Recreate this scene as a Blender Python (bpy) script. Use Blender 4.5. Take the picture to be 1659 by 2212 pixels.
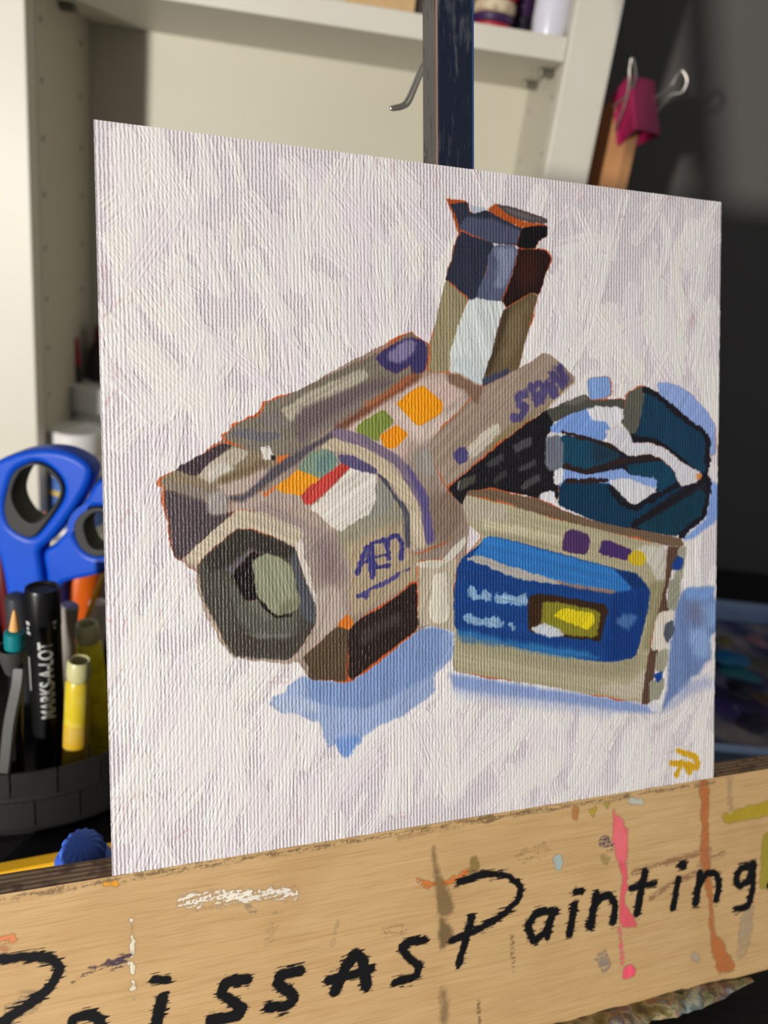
import bpy, bmesh, math, random
import numpy as np
from mathutils import Vector, Matrix

random.seed(7)
RNG = np.random.default_rng(11)
for o in list(bpy.data.objects):
    bpy.data.objects.remove(o)
SC = bpy.context.scene
COL = SC.collection

# ------------------------------------------------------------------ camera
F = 1680.0                                   # focal length in pixels of the 1659 x 2212 frame
TABLE = 0.258                                # the camera stands this high above the table top
D = np.array([-615., 4394., F]); D /= np.linalg.norm(D)          # straight down, seen from the camera


def cray(x, y):
    return np.array([(x - 829.5) / F, (y - 1106.) / F, 1.0])


_n = np.cross(cray(500, 17), cray(912, 17 + 412 * .157))
HX = np.cross(_n, D); HX /= np.linalg.norm(HX); HX *= np.sign(HX[0])
UP = -D
FWD = np.cross(UP, HX)
R = np.array([HX, FWD, UP])                  # camera axes -> world axes
CAMLOC = np.array([0., 0., TABLE])


def ray(x, y):
    return R @ cray(x, y)


def P(x, y, z):                              # point at depth z seen at (x, y)
    return Vector(CAMLOC + ray(x, y) * z)


def onY(x, y, Y):                            # point on the plane world-y = Y
    r = ray(x, y)
    return Vector(CAMLOC + r * (Y / r[1]))


def onZ(x, y, Z):
    r = ray(x, y)
    return Vector(CAMLOC + r * ((Z - TABLE) / r[2]))


cam_d = bpy.data.cameras.new('camera')
cam = bpy.data.objects.new('camera', cam_d)
COL.objects.link(cam)
cx, cy, cz = R @ np.array([1., 0, 0]), R @ np.array([0, -1., 0]), R @ np.array([0, 0, -1.])
cam.matrix_world = Matrix(((cx[0], cy[0], cz[0], CAMLOC[0]), (cx[1], cy[1], cz[1], CAMLOC[1]),
                           (cx[2], cy[2], cz[2], CAMLOC[2]), (0, 0, 0, 1)))
cam_d.sensor_fit = 'HORIZONTAL'
cam_d.sensor_width = 36
cam_d.lens = F / 1659 * 36
cam_d.clip_start = .01
cam_d.dof.use_dof = True
cam_d.dof.focus_distance = .222
cam_d.dof.aperture_fstop = 13.0
cam_d.dof.aperture_blades = 0
SC.camera = cam

# ------------------------------------------------------------------ light
SC.view_settings.view_transform = 'Standard'
SC.view_settings.look = 'None'
SC.view_settings.gamma = 1
SC.view_settings.exposure = 0.0
SC.view_settings.use_curve_mapping = False
wd = bpy.data.worlds.new('world'); SC.world = wd
wd.use_nodes = True
bg = wd.node_tree.nodes['Background']
bg.inputs[0].default_value = (.92, .97, 1.0, 1)
bg.inputs[1].default_value = .2

YF, YB, XL, XR, XO = .511, .622, -.1985, .108, .1345     # cabinet: front, back, inner sides, outer right side
YW = .632                                                # the charcoal wall
# a low warm lamp behind the viewer, to the left: its place comes from the edge of the shade the cabinet stile
# throws on the back panel, the edge of the cabinet's shade on the wall, and the shade of the tray board on the caddy
_s1 = (onY(325, 100, YB).x - XL) / (YB - YF)
_s2 = (onY(1466, 60, YW).x - XO) / (YW - YF)
_yl = YF - (XO - XL) / (_s2 - _s1)
LAMP = Vector((XL + _s1 * (_yl - YF), _yl, .195))
ld = bpy.data.lights.new('desk_lamp', 'POINT')
ld.energy = 93
ld.shadow_soft_size = .045
ld.color = (1.0, .955, .885)
lo = bpy.data.objects.new('desk_lamp', ld); COL.objects.link(lo)
lo.location = LAMP

# ------------------------------------------------------------------ helpers
def lin(c):
    c = np.asarray(c, float) / 255.
    return np.where(c <= .04045, c / 12.92, ((c + .055) / 1.055) ** 2.4)


def tag(o, label, cat, group=None, kind=None):
    o['label'] = label; o['category'] = cat
    if group: o['group'] = group
    if kind: o['kind'] = kind
    return o


def empty(name, loc, label, cat, group=None, mat=None):
    o = bpy.data.objects.new(name, None); COL.objects.link(o)
    o.empty_display_size = .01
    if mat is not None: o.matrix_world = mat
    else: o.location = loc
    if label: tag(o, label, cat, group)
    return o


def link(name, me, mats, parent=None, world=True, smooth=None):
    """link a mesh; its coordinates are world (then moved under the parent) or local (world=False)"""
    o = bpy.data.objects.new(name, me); COL.objects.link(o)
    for m in (mats if isinstance(mats, (list, tuple)) else [mats]): me.materials.append(m)
    if parent is not None:
        o.parent = parent
        if world:
            o.matrix_parent_inverse = parent_matrix(parent).inverted()
    if smooth is not None:
        sm(me, smooth)
    return o


def parent_matrix(p):
    m = Matrix.LocRotScale(p.location, p.rotation_euler, p.scale)
    if p.parent is not None:
        return parent_matrix(p.parent) @ p.matrix_parent_inverse @ m
    return m


def sm(me, ang=35):
    n = len(me.polygons)
    me.polygons.foreach_set('use_smooth', np.ones(n, bool))
    bm = bmesh.new(); bm.from_mesh(me)
    for e in bm.edges:
        if len(e.link_faces) == 2 and e.calc_face_angle(0) > math.radians(ang): e.smooth = False
    bm.to_mesh(me); bm.free()


def tomesh(bm, name='m'):
    bmesh.ops.recalc_face_normals(bm, faces=bm.faces)
    me = bpy.data.meshes.new(name); bm.to_mesh(me); bm.free()
    return me


def box(bm, lo, hi, M=None, bev=0, mi=0):
    r = bmesh.ops.create_cube(bm, size=1)
    vs = r['verts']
    lo, hi = Vector(lo), Vector(hi)
    for v in vs:
        v.co = Vector(((lo[i] + hi[i]) / 2 + v.co[i] * (hi[i] - lo[i]) for i in range(3)))
    fs = set(f for v in vs for f in v.link_faces)
    for f in fs: f.material_index = mi
    if bev:
        es = list(set(e for v in vs for e in v.link_edges))
        g = bmesh.ops.bevel(bm, geom=es, offset=bev, segments=2, affect='EDGES', profile=.6, material=-1)
        vs = list(set(vs_ for f in g['faces'] for vs_ in f.verts) | set(v for v in vs if v.is_valid))
    if M is not None:
        for v in vs: v.co = M @ v.co
    return vs


def boxmesh(lo, hi, bev=.0006, M=None):
    bm = bmesh.new(); box(bm, lo, hi, M, bev)
    return tomesh(bm)


def lathe(prof, base, axis=(0, 0, 1), seg=40, closed=True, flute=None, mi=None):
    """prof: list of (radius, height) from bottom to top, turned about axis at base"""
    ax = Vector(axis).normalized()
    q = Vector((0, 0, 1)).rotation_difference(ax)
    base = Vector(base)
    bm = bmesh.new()
    rings = []
    for (r, h) in prof:
        ring = []
        for i in range(seg):
            t = 2 * math.pi * i / seg
            rr = r * (1 + (flute(t, h) if flute else 0))
            ring.append(bm.verts.new(base + q @ Vector((rr * math.cos(t), rr * math.sin(t), h))))
        rings.append(ring)
    for k in range(len(rings) - 1):
        for i in range(seg):
            f = bm.faces.new((rings[k][i], rings[k][(i + 1) % seg], rings[k + 1][(i + 1) % seg], rings[k + 1][i]))
            if mi: f.material_index = mi[k]
    if closed:
        bm.faces.new(list(reversed(rings[0]))); bm.faces.new(rings[-1])
    return tomesh(bm)


def sweep(pts, rad, seg=10, cyclic=False):
    """a round wire along pts"""
    pts = [Vector(p) for p in pts]
    bm = bmesh.new(); rings = []
    n = len(pts); nrm = None
    for i, p in enumerate(pts):
        a = pts[(i - 1) % n] if (cyclic or i > 0) else p
        b = pts[(i + 1) % n] if (cyclic or i < n - 1) else p
        t = (b - a).normalized()
        if nrm is None:
            nrm = t.orthogonal().normalized()
        nrm = (nrm - t * nrm.dot(t)).normalized()
        bn = t.cross(nrm)
        r = rad[i] if isinstance(rad, (list, tuple)) else rad
        rings.append([bm.verts.new(p + (nrm * math.cos(2 * math.pi * k / seg) + bn * math.sin(2 * math.pi * k / seg)) * r) for k in range(seg)])
    for i in range(n if cyclic else n - 1):
        A, B = rings[i], rings[(i + 1) % n]
        for k in range(seg):
            bm.faces.new((A[k], A[(k + 1) % seg], B[(k + 1) % seg], B[k]))
    if not cyclic:
        bm.faces.new(list(reversed(rings[0]))); bm.faces.new(rings[-1])
    return tomesh(bm)


def catmull(pts, n=6, cyclic=False):
    pts = [np.array(p, float) for p in pts]
    out = []
    m = len(pts)
    rng = range(m) if cyclic else range(m - 1)
    for i in rng:
        p1, p2 = pts[i], pts[(i + 1) % m]
        p0 = pts[(i - 1) % m] if (cyclic or i > 0) else p1
        p3 = pts[(i + 2) % m] if (cyclic or i + 2 < m) else p2
        for k in range(n):
            t = k / n
            out.append(.5 * ((2 * p1) + (-p0 + p2) * t + (2 * p0 - 5 * p1 + 4 * p2 - p3) * t * t + (-p0 + 3 * p1 - 3 * p2 + p3) * t ** 3))
    if not cyclic: out.append(pts[-1])
    return out


def outline_solid(loops, thick, bev, M):
    """solid plate with holes from closed 2-D loops (x, z), thickness along local y, placed by M"""
    cu = bpy.data.curves.new('c', 'CURVE'); cu.dimensions = '2D'; cu.fill_mode = 'BOTH'
    cu.extrude = thick / 2 - bev; cu.bevel_depth = bev; cu.bevel_resolution = 3; cu.offset = -bev
    for lp in loops:
        s = cu.splines.new('POLY'); s.points.add(len(lp) - 1); s.use_cyclic_u = True
        for i, p in enumerate(lp): s.points[i].co = (p[0], p[1], 0, 1)
    ob = bpy.data.objects.new('c', cu); COL.objects.link(ob)
    dg = bpy.context.evaluated_depsgraph_get()
    me = bpy.data.meshes.new_from_object(ob.evaluated_get(dg))
    bpy.data.objects.remove(ob); bpy.data.curves.remove(cu)
    me.materials.clear()
    rot = Matrix(((1, 0, 0, 0), (0, 0, -1, 0), (0, 1, 0, 0), (0, 0, 0, 1)))   # curve plane xy -> local xz
    me.transform(M @ rot)
    return me


def text_mesh(txt, size):
    cu = bpy.data.curves.new('t', 'FONT'); cu.body = txt; cu.size = size; cu.align_x = 'CENTER'; cu.align_y = 'CENTER'
    cu.offset = size * .02
    ob = bpy.data.objects.new('t', cu); COL.objects.link(ob)
    dg = bpy.context.evaluated_depsgraph_get()
    me = bpy.data.meshes.new_from_object(ob.evaluated_get(dg))
    bpy.data.objects.remove(ob); bpy.data.curves.remove(cu)
    me.materials.clear()
    return me


# ---------------------------------------------------------------- materials
MATS = {}


def mat(name, rgb, rough=.5, metal=0, noise=None, bump=None, trans=0, alpha=1, spec=.5, coat=0, nscale=60):
    """principled material with a procedural colour wobble: noise=(second colour, amount), bump=(scale, distance)"""
    if name in MATS: return MATS[name]
    m = bpy.data.materials.new(name); m.use_nodes = True
    nt = m.node_tree; b = nt.nodes['Principled BSDF']
    L = nt.links.new
    c = list(lin(rgb)) + [1]
    b.inputs['Roughness'].default_value = rough
    b.inputs['Metallic'].default_value = metal
    b.inputs['Specular IOR Level'].default_value = spec
    b.inputs['Coat Weight'].default_value = coat
    b.inputs['Transmission Weight'].default_value = trans
    tc = nt.nodes.new('ShaderNodeTexCoord')
    nz = nt.nodes.new('ShaderNodeTexNoise'); nz.inputs['Scale'].default_value = nscale; nz.inputs['Detail'].default_value = 5
    L(tc.outputs['Object'], nz.inputs['Vector'])
    mx = nt.nodes.new('ShaderNodeMix'); mx.data_type = 'RGBA'
    rp = nt.nodes.new('ShaderNodeMapRange'); rp.inputs[1].default_value = .42; rp.inputs[2].default_value = .62
    c2 = list(lin(noise[0] if noise else [v * .93 for v in rgb])) + [1]
    rp.inputs[4].default_value = noise[1] if noise else .5
    L(nz.outputs['Fac'], rp.inputs[0]); L(rp.outputs[0], mx.inputs[0])
    mx.inputs[6].default_value = c; mx.inputs[7].default_value = c2
    L(mx.outputs[2], b.inputs['Base Color'])
    if bump:
        n2 = nt.nodes.new('ShaderNodeTexNoise'); n2.inputs['Scale'].default_value = bump[0]; n2.inputs['Detail'].default_value = 4
        L(tc.outputs['Object'], n2.inputs['Vector'])
        bp = nt.nodes.new('ShaderNodeBump'); bp.inputs['Distance'].default_value = bump[1]
        L(n2.outputs['Fac'], bp.inputs['Height']); L(bp.outputs[0], b.inputs['Normal'])
    MATS[name] = m
    return m


class NT:
    def __init__(s, name):
        s.m = bpy.data.materials.new(name); s.m.use_nodes = True
        s.t = s.m.node_tree; s.b = s.t.nodes['Principled BSDF']

    def n(s, typ, ins=None, **kw):
        nd = s.t.nodes.new('ShaderNode' + typ)
        for k, v in kw.items(): setattr(nd, k, v)
        for k, v in (ins or {}).items():
            if hasattr(v, 'is_output') or isinstance(v, bpy.types.NodeSocket): s.t.links.new(v, nd.inputs[k])
            else: nd.inputs[k].default_value = v
        return nd

    def math(s, op, a, b=0.0, c=0.0, clamp=False):
        nd = s.n('Math', {0: a, 1: b, 2: c}, operation=op); nd.use_clamp = clamp
        return nd.outputs[0]

    def mix(s, f, a, b, blend='MIX'):
        nd = s.n('Mix', None, data_type='RGBA', blend_type=blend)
        for k, v in ((0, f), (6, a), (7, b)):
            if isinstance(v, bpy.types.NodeSocket): s.t.links.new(v, nd.inputs[k])
            else: nd.inputs[k].default_value = v
        return nd.outputs[2]

    def link(s, a, b): s.t.links.new(a, b)


def L4(c): return tuple(lin(c)) + (1,)


def canvas_material():
    k = NT('oil_paint_on_canvas')
    at = k.n('Attribute', attribute_name='paint')
    tc = k.n('TexCoord'); sx = k.n('SeparateXYZ', {0: tc.outputs['Object']})
    x, y = sx.outputs[0], sx.outputs[1]
    wob = k.n('TexNoise', {'Vector': tc.outputs['Object'], 'Scale': 500., 'Detail': 3.})
    wob2 = k.n('TexNoise', {'Vector': tc.outputs['Object'], 'Scale': 2600., 'Detail': 2.})
    ph = k.math('MULTIPLY_ADD', x, 2 * math.pi / .00105, k.math('MULTIPLY', wob.outputs[0], 3.6))
    rib = k.math('MULTIPLY_ADD', k.math('SINE', ph), .5, .5)
    ph2 = k.math('MULTIPLY_ADD', y, 2 * math.pi / .00115, k.math('MULTIPLY', wob.outputs[0], 3.5))
    cross = k.math('MULTIPLY_ADD', k.math('SINE', ph2), .5, .5)
    weave = k.math('ADD', rib, k.math('MULTIPLY', k.math('MULTIPLY', cross, rib), .25))
    weave = k.math('ADD', weave, k.math('MULTIPLY', wob2.outputs[0], .35))
    mpw = k.n('Mapping', {'Vector': tc.outputs['Object'], 'Scale': (1000, 620, 1000)})
    brkn = k.n('TexNoise', {'Vector': mpw.outputs[0], 'Scale': 1., 'Detail': 2.})
    weave = k.math('MULTIPLY', weave, k.math('MULTIPLY_ADD', brkn.outputs[0], 1.7, .15))
    weave = k.math('MULTIPLY', weave, at.outputs['Alpha'])
    bp = k.n('Bump', {'Height': weave, 'Distance': .0002, 'Strength': .62})
    # weave troughs darkened in the colour like shade, tinted as the toned ground
    trough = k.math('MULTIPLY', k.math('SUBTRACT', 1.0, rib), at.outputs['Alpha'])
    brk = k.n('MapRange', {0: brkn.outputs[0], 1: .35, 2: .62}).outputs[0]
    fac = k.math('MULTIPLY', k.math('POWER', trough, 2.0), k.math('MULTIPLY_ADD', brk, .24, .06))
    col = k.mix(fac, at.outputs['Color'], k.mix(1.0, at.outputs['Color'], (.62, .55, .56, 1), 'MULTIPLY'))
    k.link(col, k.b.inputs['Base Color'])
    k.link(bp.outputs[0], k.b.inputs['Normal'])
    k.b.inputs['Roughness'].default_value = .42
    k.b.inputs['Specular IOR Level'].default_value = .32
    return k.m


def wood_nodes(k, c1, c2, c3, scale=1.0):
    tc = k.n('TexCoord')
    mp = k.n('Mapping', {'Vector': tc.outputs['Object'], 'Scale': (26 * scale, 420 * scale, 420 * scale)})
    n1 = k.n('TexNoise', {'Vector': mp.outputs[0], 'Scale': 1., 'Detail': 6., 'Roughness': .6})
    mp2 = k.n('Mapping', {'Vector': tc.outputs['Object'], 'Scale': (60 * scale, 1600 * scale, 1600 * scale)})
    n2 = k.n('TexNoise', {'Vector': mp2.outputs[0], 'Scale': 1., 'Detail': 3.})
    n3 = k.n('TexNoise', {'Vector': tc.outputs['Object'], 'Scale': 28 * scale, 'Detail': 4.})
    f1 = k.n('MapRange', {0: n1.outputs[0], 1: .25, 2: .8}).outputs[0]
    col = k.mix(f1, L4(c1), L4(c2))
    f2 = k.n('MapRange', {0: n2.outputs[0], 1: .5, 2: .75, 4: .45}).outputs[0]
    col = k.mix(f2, col, L4(c3))
    f3 = k.n('MapRange', {0: n3.outputs[0], 1: .5, 2: .75, 4: .3}).outputs[0]
    col = k.mix(f3, col, L4(c3))
    bp = k.n('Bump', {'Height': n2.outputs[0], 'Distance': .0002, 'Strength': .35})
    k.link(bp.outputs[0], k.b.inputs['Normal'])
    k.b.inputs['Roughness'].default_value = .6
    k.b.inputs['Specular IOR Level'].default_value = .25
    return col


def wood_material(name, c1, c2, c3, attr=False, scale=1.0):
    k = NT(name)
    col = wood_nodes(k, c1, c2, c3, scale)
    if attr:
        at = k.n('Attribute', attribute_name='paint')
        col = k.mix(at.outputs['Alpha'], col, at.outputs['Color'])
    k.link(col, k.b.inputs['Base Color'])
    return k.m


def ply_edge_material():
    k = NT('plywood_edge_stained')
    tc = k.n('TexCoord'); sx = k.n('SeparateXYZ', {0: tc.outputs['Object']})
    w = k.n('TexNoise', {'Vector': tc.outputs['Object'], 'Scale': 160., 'Detail': 4.})
    ply = k.math('SINE', k.math('MULTIPLY_ADD', sx.outputs[2], 2 * math.pi / .0026, k.math('MULTIPLY', w.outputs[0], 2.)))
    f = k.n('MapRange', {0: ply, 1: -.5, 2: .7}).outputs[0]
    col = k.mix(f, L4((150, 118, 92)), L4((206, 176, 142)))
    s = k.n('MapRange', {0: w.outputs[0], 1: .5, 2: .62, 4: .8}).outputs[0]
    col = k.mix(s, col, L4((112, 80, 66)))
    k.link(col, k.b.inputs['Base Color']); k.b.inputs['Roughness'].default_value = .6
    return k.m


def smear_material(name, base, smear, amount, rough, metal=0., third=None):
    """metal carrying dry vertical smears"""
    k = NT(name)
    tc = k.n('TexCoord')
    mp = k.n('Mapping', {'Vector': tc.outputs['Object'], 'Scale': (700, 70, 700)})
    n = k.n('TexNoise', {'Vector': mp.outputs[0], 'Scale': 1., 'Detail': 7., 'Roughness': .7})
    n2 = k.n('TexNoise', {'Vector': tc.outputs['Object'], 'Scale': 70., 'Detail': 2.})
    v = k.math('ADD', k.math('MULTIPLY', n.outputs[0], .6), k.math('MULTIPLY', n2.outputs[0], .4))
    f = k.n('MapRange', {0: v, 1: .54 - amount, 2: .62 - amount}).outputs[0]
    col = k.mix(f, L4(base), L4(smear))
    if third:
        f2 = k.n('MapRange', {0: v, 1: .66 - amount, 2: .70 - amount}).outputs[0]
        col = k.mix(f2, col, L4(third))
    k.link(col, k.b.inputs['Base Color'])
    k.link(k.math('MULTIPLY_ADD', f, .3, rough), k.b.inputs['Roughness'])
    k.b.inputs['Metallic'].default_value = metal
    return k.m


def crust_material():
    k = NT('crusted_dried_paint')
    tc = k.n('TexCoord')
    v = k.n('TexVoronoi', {'Vector': tc.outputs['Object'], 'Scale': 95.})
    n = k.n('TexNoise', {'Vector': tc.outputs['Object'], 'Scale': 120., 'Detail': 6.})
    cr = k.n('ValToRGB', {0: n.outputs[0]})
    e = cr.color_ramp.elements
    e[0].position = .34; e[0].color = L4((60, 42, 36)); e[1].position = .66; e[1].color = L4((190, 182, 165))
    for p, c in ((.42, (120, 105, 60)), (.48, (165, 155, 120)), (.53, (150, 92, 60)), (.58, (110, 115, 125))):
        q = e.new(p); q.color = L4(c)
    col = k.mix(.07, cr.outputs[0], v.outputs['Color'])
    k.link(col, k.b.inputs['Base Color'])
    bp = k.n('Bump', {'Height': n.outputs[0], 'Distance': .002, 'Strength': .8}); k.link(bp.outputs[0], k.b.inputs['Normal'])
    k.b.inputs['Roughness'].default_value = .35
    return k.m


white_paint = mat('white_lacquer', (209, 204, 191), .45, noise=((203, 197, 181), .5), nscale=14)
black_plastic = mat('black_plastic', (26, 26, 27), .5, bump=(900, .0001))
steel = mat('bright_steel', (222, 216, 206), .32, .9)

# ------------------------------------------------------- frame of the leaning easel and canvas
CW = .2032                                    # an eight inch panel
_c = np.array([[202, 258], [1558, 437], [1538, 1680], [238, 1893]], float) - np.array([829.5, 1106])
_A = []
for (u, v), (x, y) in zip([(0, 0), (1, 0), (1, 1), (0, 1)], _c):
    _A += [[u, v, 1, 0, 0, 0, -u * x, -v * x, -x], [0, 0, 0, u, v, 1, -u * y, -v * y, -y]]
HM = np.linalg.svd(np.array(_A))[2][-1].reshape(3, 3)
B = np.linalg.inv(np.diag([F, F, 1])) @ HM
if B[2, 2] < 0: B = -B
_s = CW / np.linalg.norm(B[:, 0])
CH = np.linalg.norm(B[:, 1]) * _s
ea = B[:, 0] / np.linalg.norm(B[:, 0])
eb = B[:, 1] / np.linalg.norm(B[:, 1]); eb -= ea * (ea @ eb); eb /= np.linalg.norm(eb)
ex, ey = R @ ea, -(R @ eb)
ez = np.cross(ex, ey)                         # towards the viewer
O = CAMLOC + R @ (B[:, 2] * _s) - ey * CH     # lower left corner of the canvas front
EM = Matrix(((ex[0], ey[0], ez[0], O[0]), (ex[1], ey[1], ez[1], O[1]), (ex[2], ey[2], ez[2], O[2]), (0, 0, 0, 1)))
EMI = EM.inverted()
HMI = np.linalg.inv(HM)


def toboard(x, y):                            # picture point -> easel plane coordinates (metres)
    x = np.asarray(x, float); y = np.asarray(y, float)
    q = HMI @ np.vstack([x.ravel() - 829.5, y.ravel() - 1106, np.ones(x.size)])
    return q[0] / q[2] * CW, (1 - q[1] / q[2]) * CH


def eplane(x, y, z=0.):                       # same, for a plane lying z in front of the canvas
    r = ray(x, y); o = np.array(O) + ez * z
    k = ((o - CAMLOC) @ ez) / (r @ ez)
    p = CAMLOC + r * k
    return float((p - o) @ ex), float((p - o) @ ey)


# ------------------------------------------------------------------ brush work
def vnoise(h, w, cell, rng):
    gh, gw = int(h / cell) + 3, int(w / cell) + 3
    g = rng.random((gh, gw))
    yy = np.arange(h) / cell; xx = np.arange(w) / cell
    y0 = yy.astype(int); x0 = xx.astype(int)
    fy = (yy - y0); fx = (xx - x0)
    fy = fy * fy * (3 - 2 * fy); fx = fx * fx * (3 - 2 * fx)
    a = g[y0][:, x0] * (1 - fx) + g[y0][:, x0 + 1] * fx
    b = g[y0 + 1][:, x0] * (1 - fx) + g[y0 + 1][:, x0 + 1] * fx
    return a * (1 - fy)[:, None] + b * fy[:, None]


TAB = RNG.random((512, 512))


def bristle(X, Y, ang, fine=1.6, coarse=60., off=0.):
    c, s = math.cos(ang), math.sin(ang)
    u = (X * c + Y * s) / coarse + off; v = (-X * s + Y * c) / fine + off * 7
    u0 = np.floor(u).astype(int); v0 = np.floor(v).astype(int)
    fu = u - u0; fv = v - v0
    g = lambda i, j: TAB[j % 512, i % 512]
    return (g(u0, v0) * (1 - fu) + g(u0 + 1, v0) * fu) * (1 - fv) + (g(u0, v0 + 1) * (1 - fu) + g(u0 + 1, v0 + 1) * fu) * fv


def chaikin(p, closed=True):
    p = np.asarray(p, float)
    q = np.roll(p, -1, 0) if closed else p[1:]
    a = p if closed else p[:-1]
    r = np.empty((2 * len(a), 2)); r[0::2] = a * .88 + q * .12; r[1::2] = a * .12 + q * .88
    if not closed: r = np.vstack([p[:1], r, p[-1:]])
    return r


class Paint:
    """a grid of paint over part of the easel plane: colour, cover and thickness"""

    def __init__(s, x0, y0, x1, y1, nx, ny, seed):
        s.x0, s.y0, s.dx, s.dy, s.nx, s.ny = x0, y0, (x1 - x0) / (nx - 1), (y1 - y0) / (ny - 1), nx, ny
        s.rng = np.random.default_rng(seed)
        s.C = np.zeros((ny, nx, 3), np.float32); s.A = np.zeros((ny, nx), np.float32); s.Hh = np.zeros((ny, nx), np.float32)
        s.N1 = vnoise(ny, nx, 5, s.rng); s.N2 = vnoise(ny, nx, 16, s.rng); s.N3 = vnoise(ny, nx, 60, s.rng)
        s.N0 = vnoise(ny, nx, 2.2, s.rng)

    def cells(s, pts):
        pts = np.asarray(pts, float)
        X, Y = toboard(pts[:, 0], pts[:, 1])
        return np.stack([(X - s.x0) / s.dx, (Y - s.y0) / s.dy], 1)

    def win(s, q, m):
        i0 = max(0, int(q[:, 0].min() - m)); i1 = min(s.nx, int(q[:, 0].max() + m) + 2)
        j0 = max(0, int(q[:, 1].min() - m)); j1 = min(s.ny, int(q[:, 1].max() + m) + 2)
        if i1 <= i0 or j1 <= j0: return None
        X, Y = np.meshgrid(np.arange(i0, i1, dtype=np.float32), np.arange(j0, j1, dtype=np.float32))
        return (slice(j0, j1), slice(i0, i1)), X, Y

    @staticmethod
    def segd(X, Y, a, b, want_t=False):
        d = b - a; L = max(float(d @ d), 1e-9)
        t = np.clip(((X - a[0]) * d[0] + (Y - a[1]) * d[1]) / L, 0, 1)
        dist = np.hypot(X - a[0] - t * d[0], Y - a[1] - t * d[1])
        return (dist, t) if want_t else dist

    def sd(s, q, X, Y):
        n = len(q); ins = np.zeros(X.shape, bool); dm = np.full(X.shape, 1e9, np.float32)
        for i in range(n):
            a, b = q[i], q[(i + 1) % n]
            dm = np.minimum(dm, s.segd(X, Y, a, b))
            if a[1] != b[1]:
                c = (a[1] > Y) != (b[1] > Y)
                ins ^= c & (X < (b[0] - a[0]) * (Y - a[1]) / (b[1] - a[1]) + a[0])
        return np.where(ins, dm, -dm)

    def put(s, sl, al, col, X, Y, ang, streak, h, keep=1.):
        br = bristle(X, Y, ang, off=s.rng.random() * 90)
        br2 = bristle(X, Y, ang, 5., 130., s.rng.random() * 90)
        c = np.asarray(col, np.float32)[None, None] * (1 + (streak * ((br - .5) + (br2 - .5)) * 1.3)[..., None]) \
            + (s.N2[sl] - .5)[..., None] * np.array([5, 5, 6])
        al = np.clip(al, 0, 1)
        s.C[sl] = s.C[sl] * (1 - al[..., None]) + c * al[..., None]
        s.Hh[sl] = s.Hh[sl] * (1 - al * .75) + al * h * (.35 + br * .8 + br2 * .4)
        s.A[sl] = np.maximum(s.A[sl], al) * keep

    def poly(s, pts, col, rough=2.6, soft=1.3, halo=0, hcol=(196, 84, 34), ang=None, streak=.07, h=.06, alpha=1., smooth=True):
        q = s.cells(pts)
        if smooth: q = chaikin(q)
        m = 6 + rough * 2 + soft * 2 + halo * 2
        w = s.win(q, m)
        if w is None: return
        sl, X, Y = w
        d = s.sd(q, X, Y)
        if ang is None: ang = s.rng.uniform(-.5, .5) + 1.3
        wob = .8 + (s.N1[sl] - .5) * rough * .8 + (s.N2[sl] - .5) * rough * .8 + (s.N0[sl] - .5) * rough * .45
        if halo:
            hk = np.clip((s.N3[sl] - .38) * 3.4, 0, 1.15)
            ha = np.clip((d + halo * hk * (.35 + s.N2[sl] * .75) + wob - .6) / 1.6 + .5, 0, 1)
            s.put(sl, ha * .93, hcol, X, Y, ang, .12, .02)
        al = np.clip((d + wob) / (2 * soft) + .5, 0, 1) * alpha
        s.put(sl, al, col, X, Y, ang, streak, h)

    def line(s, pts, width, col, rough=2., soft=1.2, streak=.07, h=.07, alpha=1., dry=0., ang=None, grain=0., taper=None):
        """a brush or marker line along pts; width in picture pixels"""
        p = np.asarray(pts, float)
        q = s.cells(p)
        if len(q) > 2: q = chaikin(chaikin(q, False), False)
        x0, y0 = p.mean(0)
        k = s.cells([[x0, y0], [x0 + 10, y0], [x0, y0 + 10]])
        sc = .5 * (np.hypot(*(k[1] - k[0])) + np.hypot(*(k[2] - k[0]))) / 10
        r = width * sc / 2
        w = s.win(q, r + 6 + rough * 2 + grain * 3)
        if w is None: return
        sl, X, Y = w
        dm = np.full(X.shape, 1e9, np.float32)
        for i in range(len(q) - 1):
            rr = 0
            if taper is not None: rr = r * (1 - (taper[0] + (taper[1] - taper[0]) * i / max(1, len(q) - 2)))
            dm = np.minimum(dm, s.segd(X, Y, q[i], q[i + 1]) + rr)
        d = r - dm
        wob = (s.N1[sl] - .5) * rough * 1.4 + (s.N2[sl] - .5) * rough
        if grain:                                # ink creeping along the wood grain
            g = bristle(X, Y, GRAIN_ANG, 1.15, 13., 3.3); g2 = bristle(X, Y, GRAIN_ANG, 4., 30., 8.1)
            wob = wob + np.clip(g - .58, 0, 1) * grain * 2.0 + (g2 - .5) * grain * .12
        if dry:
            g = bristle(X, Y, GRAIN_ANG if ang is None else ang, 1.5, 14., 5.) * .6 + s.N0[sl] * .4
            alpha = alpha * np.clip((g - dry) * 4.5, 0, 1)
        al = np.clip((d + wob) / (2 * soft) + .5, 0, 1) * alpha
        if len(q) > 1: a0 = math.atan2(q[-1][1] - q[0][1], q[-1][0] - q[0][0])
        s.put(sl, al, col, X, Y, a0 if ang is None else ang, streak, h)

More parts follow.
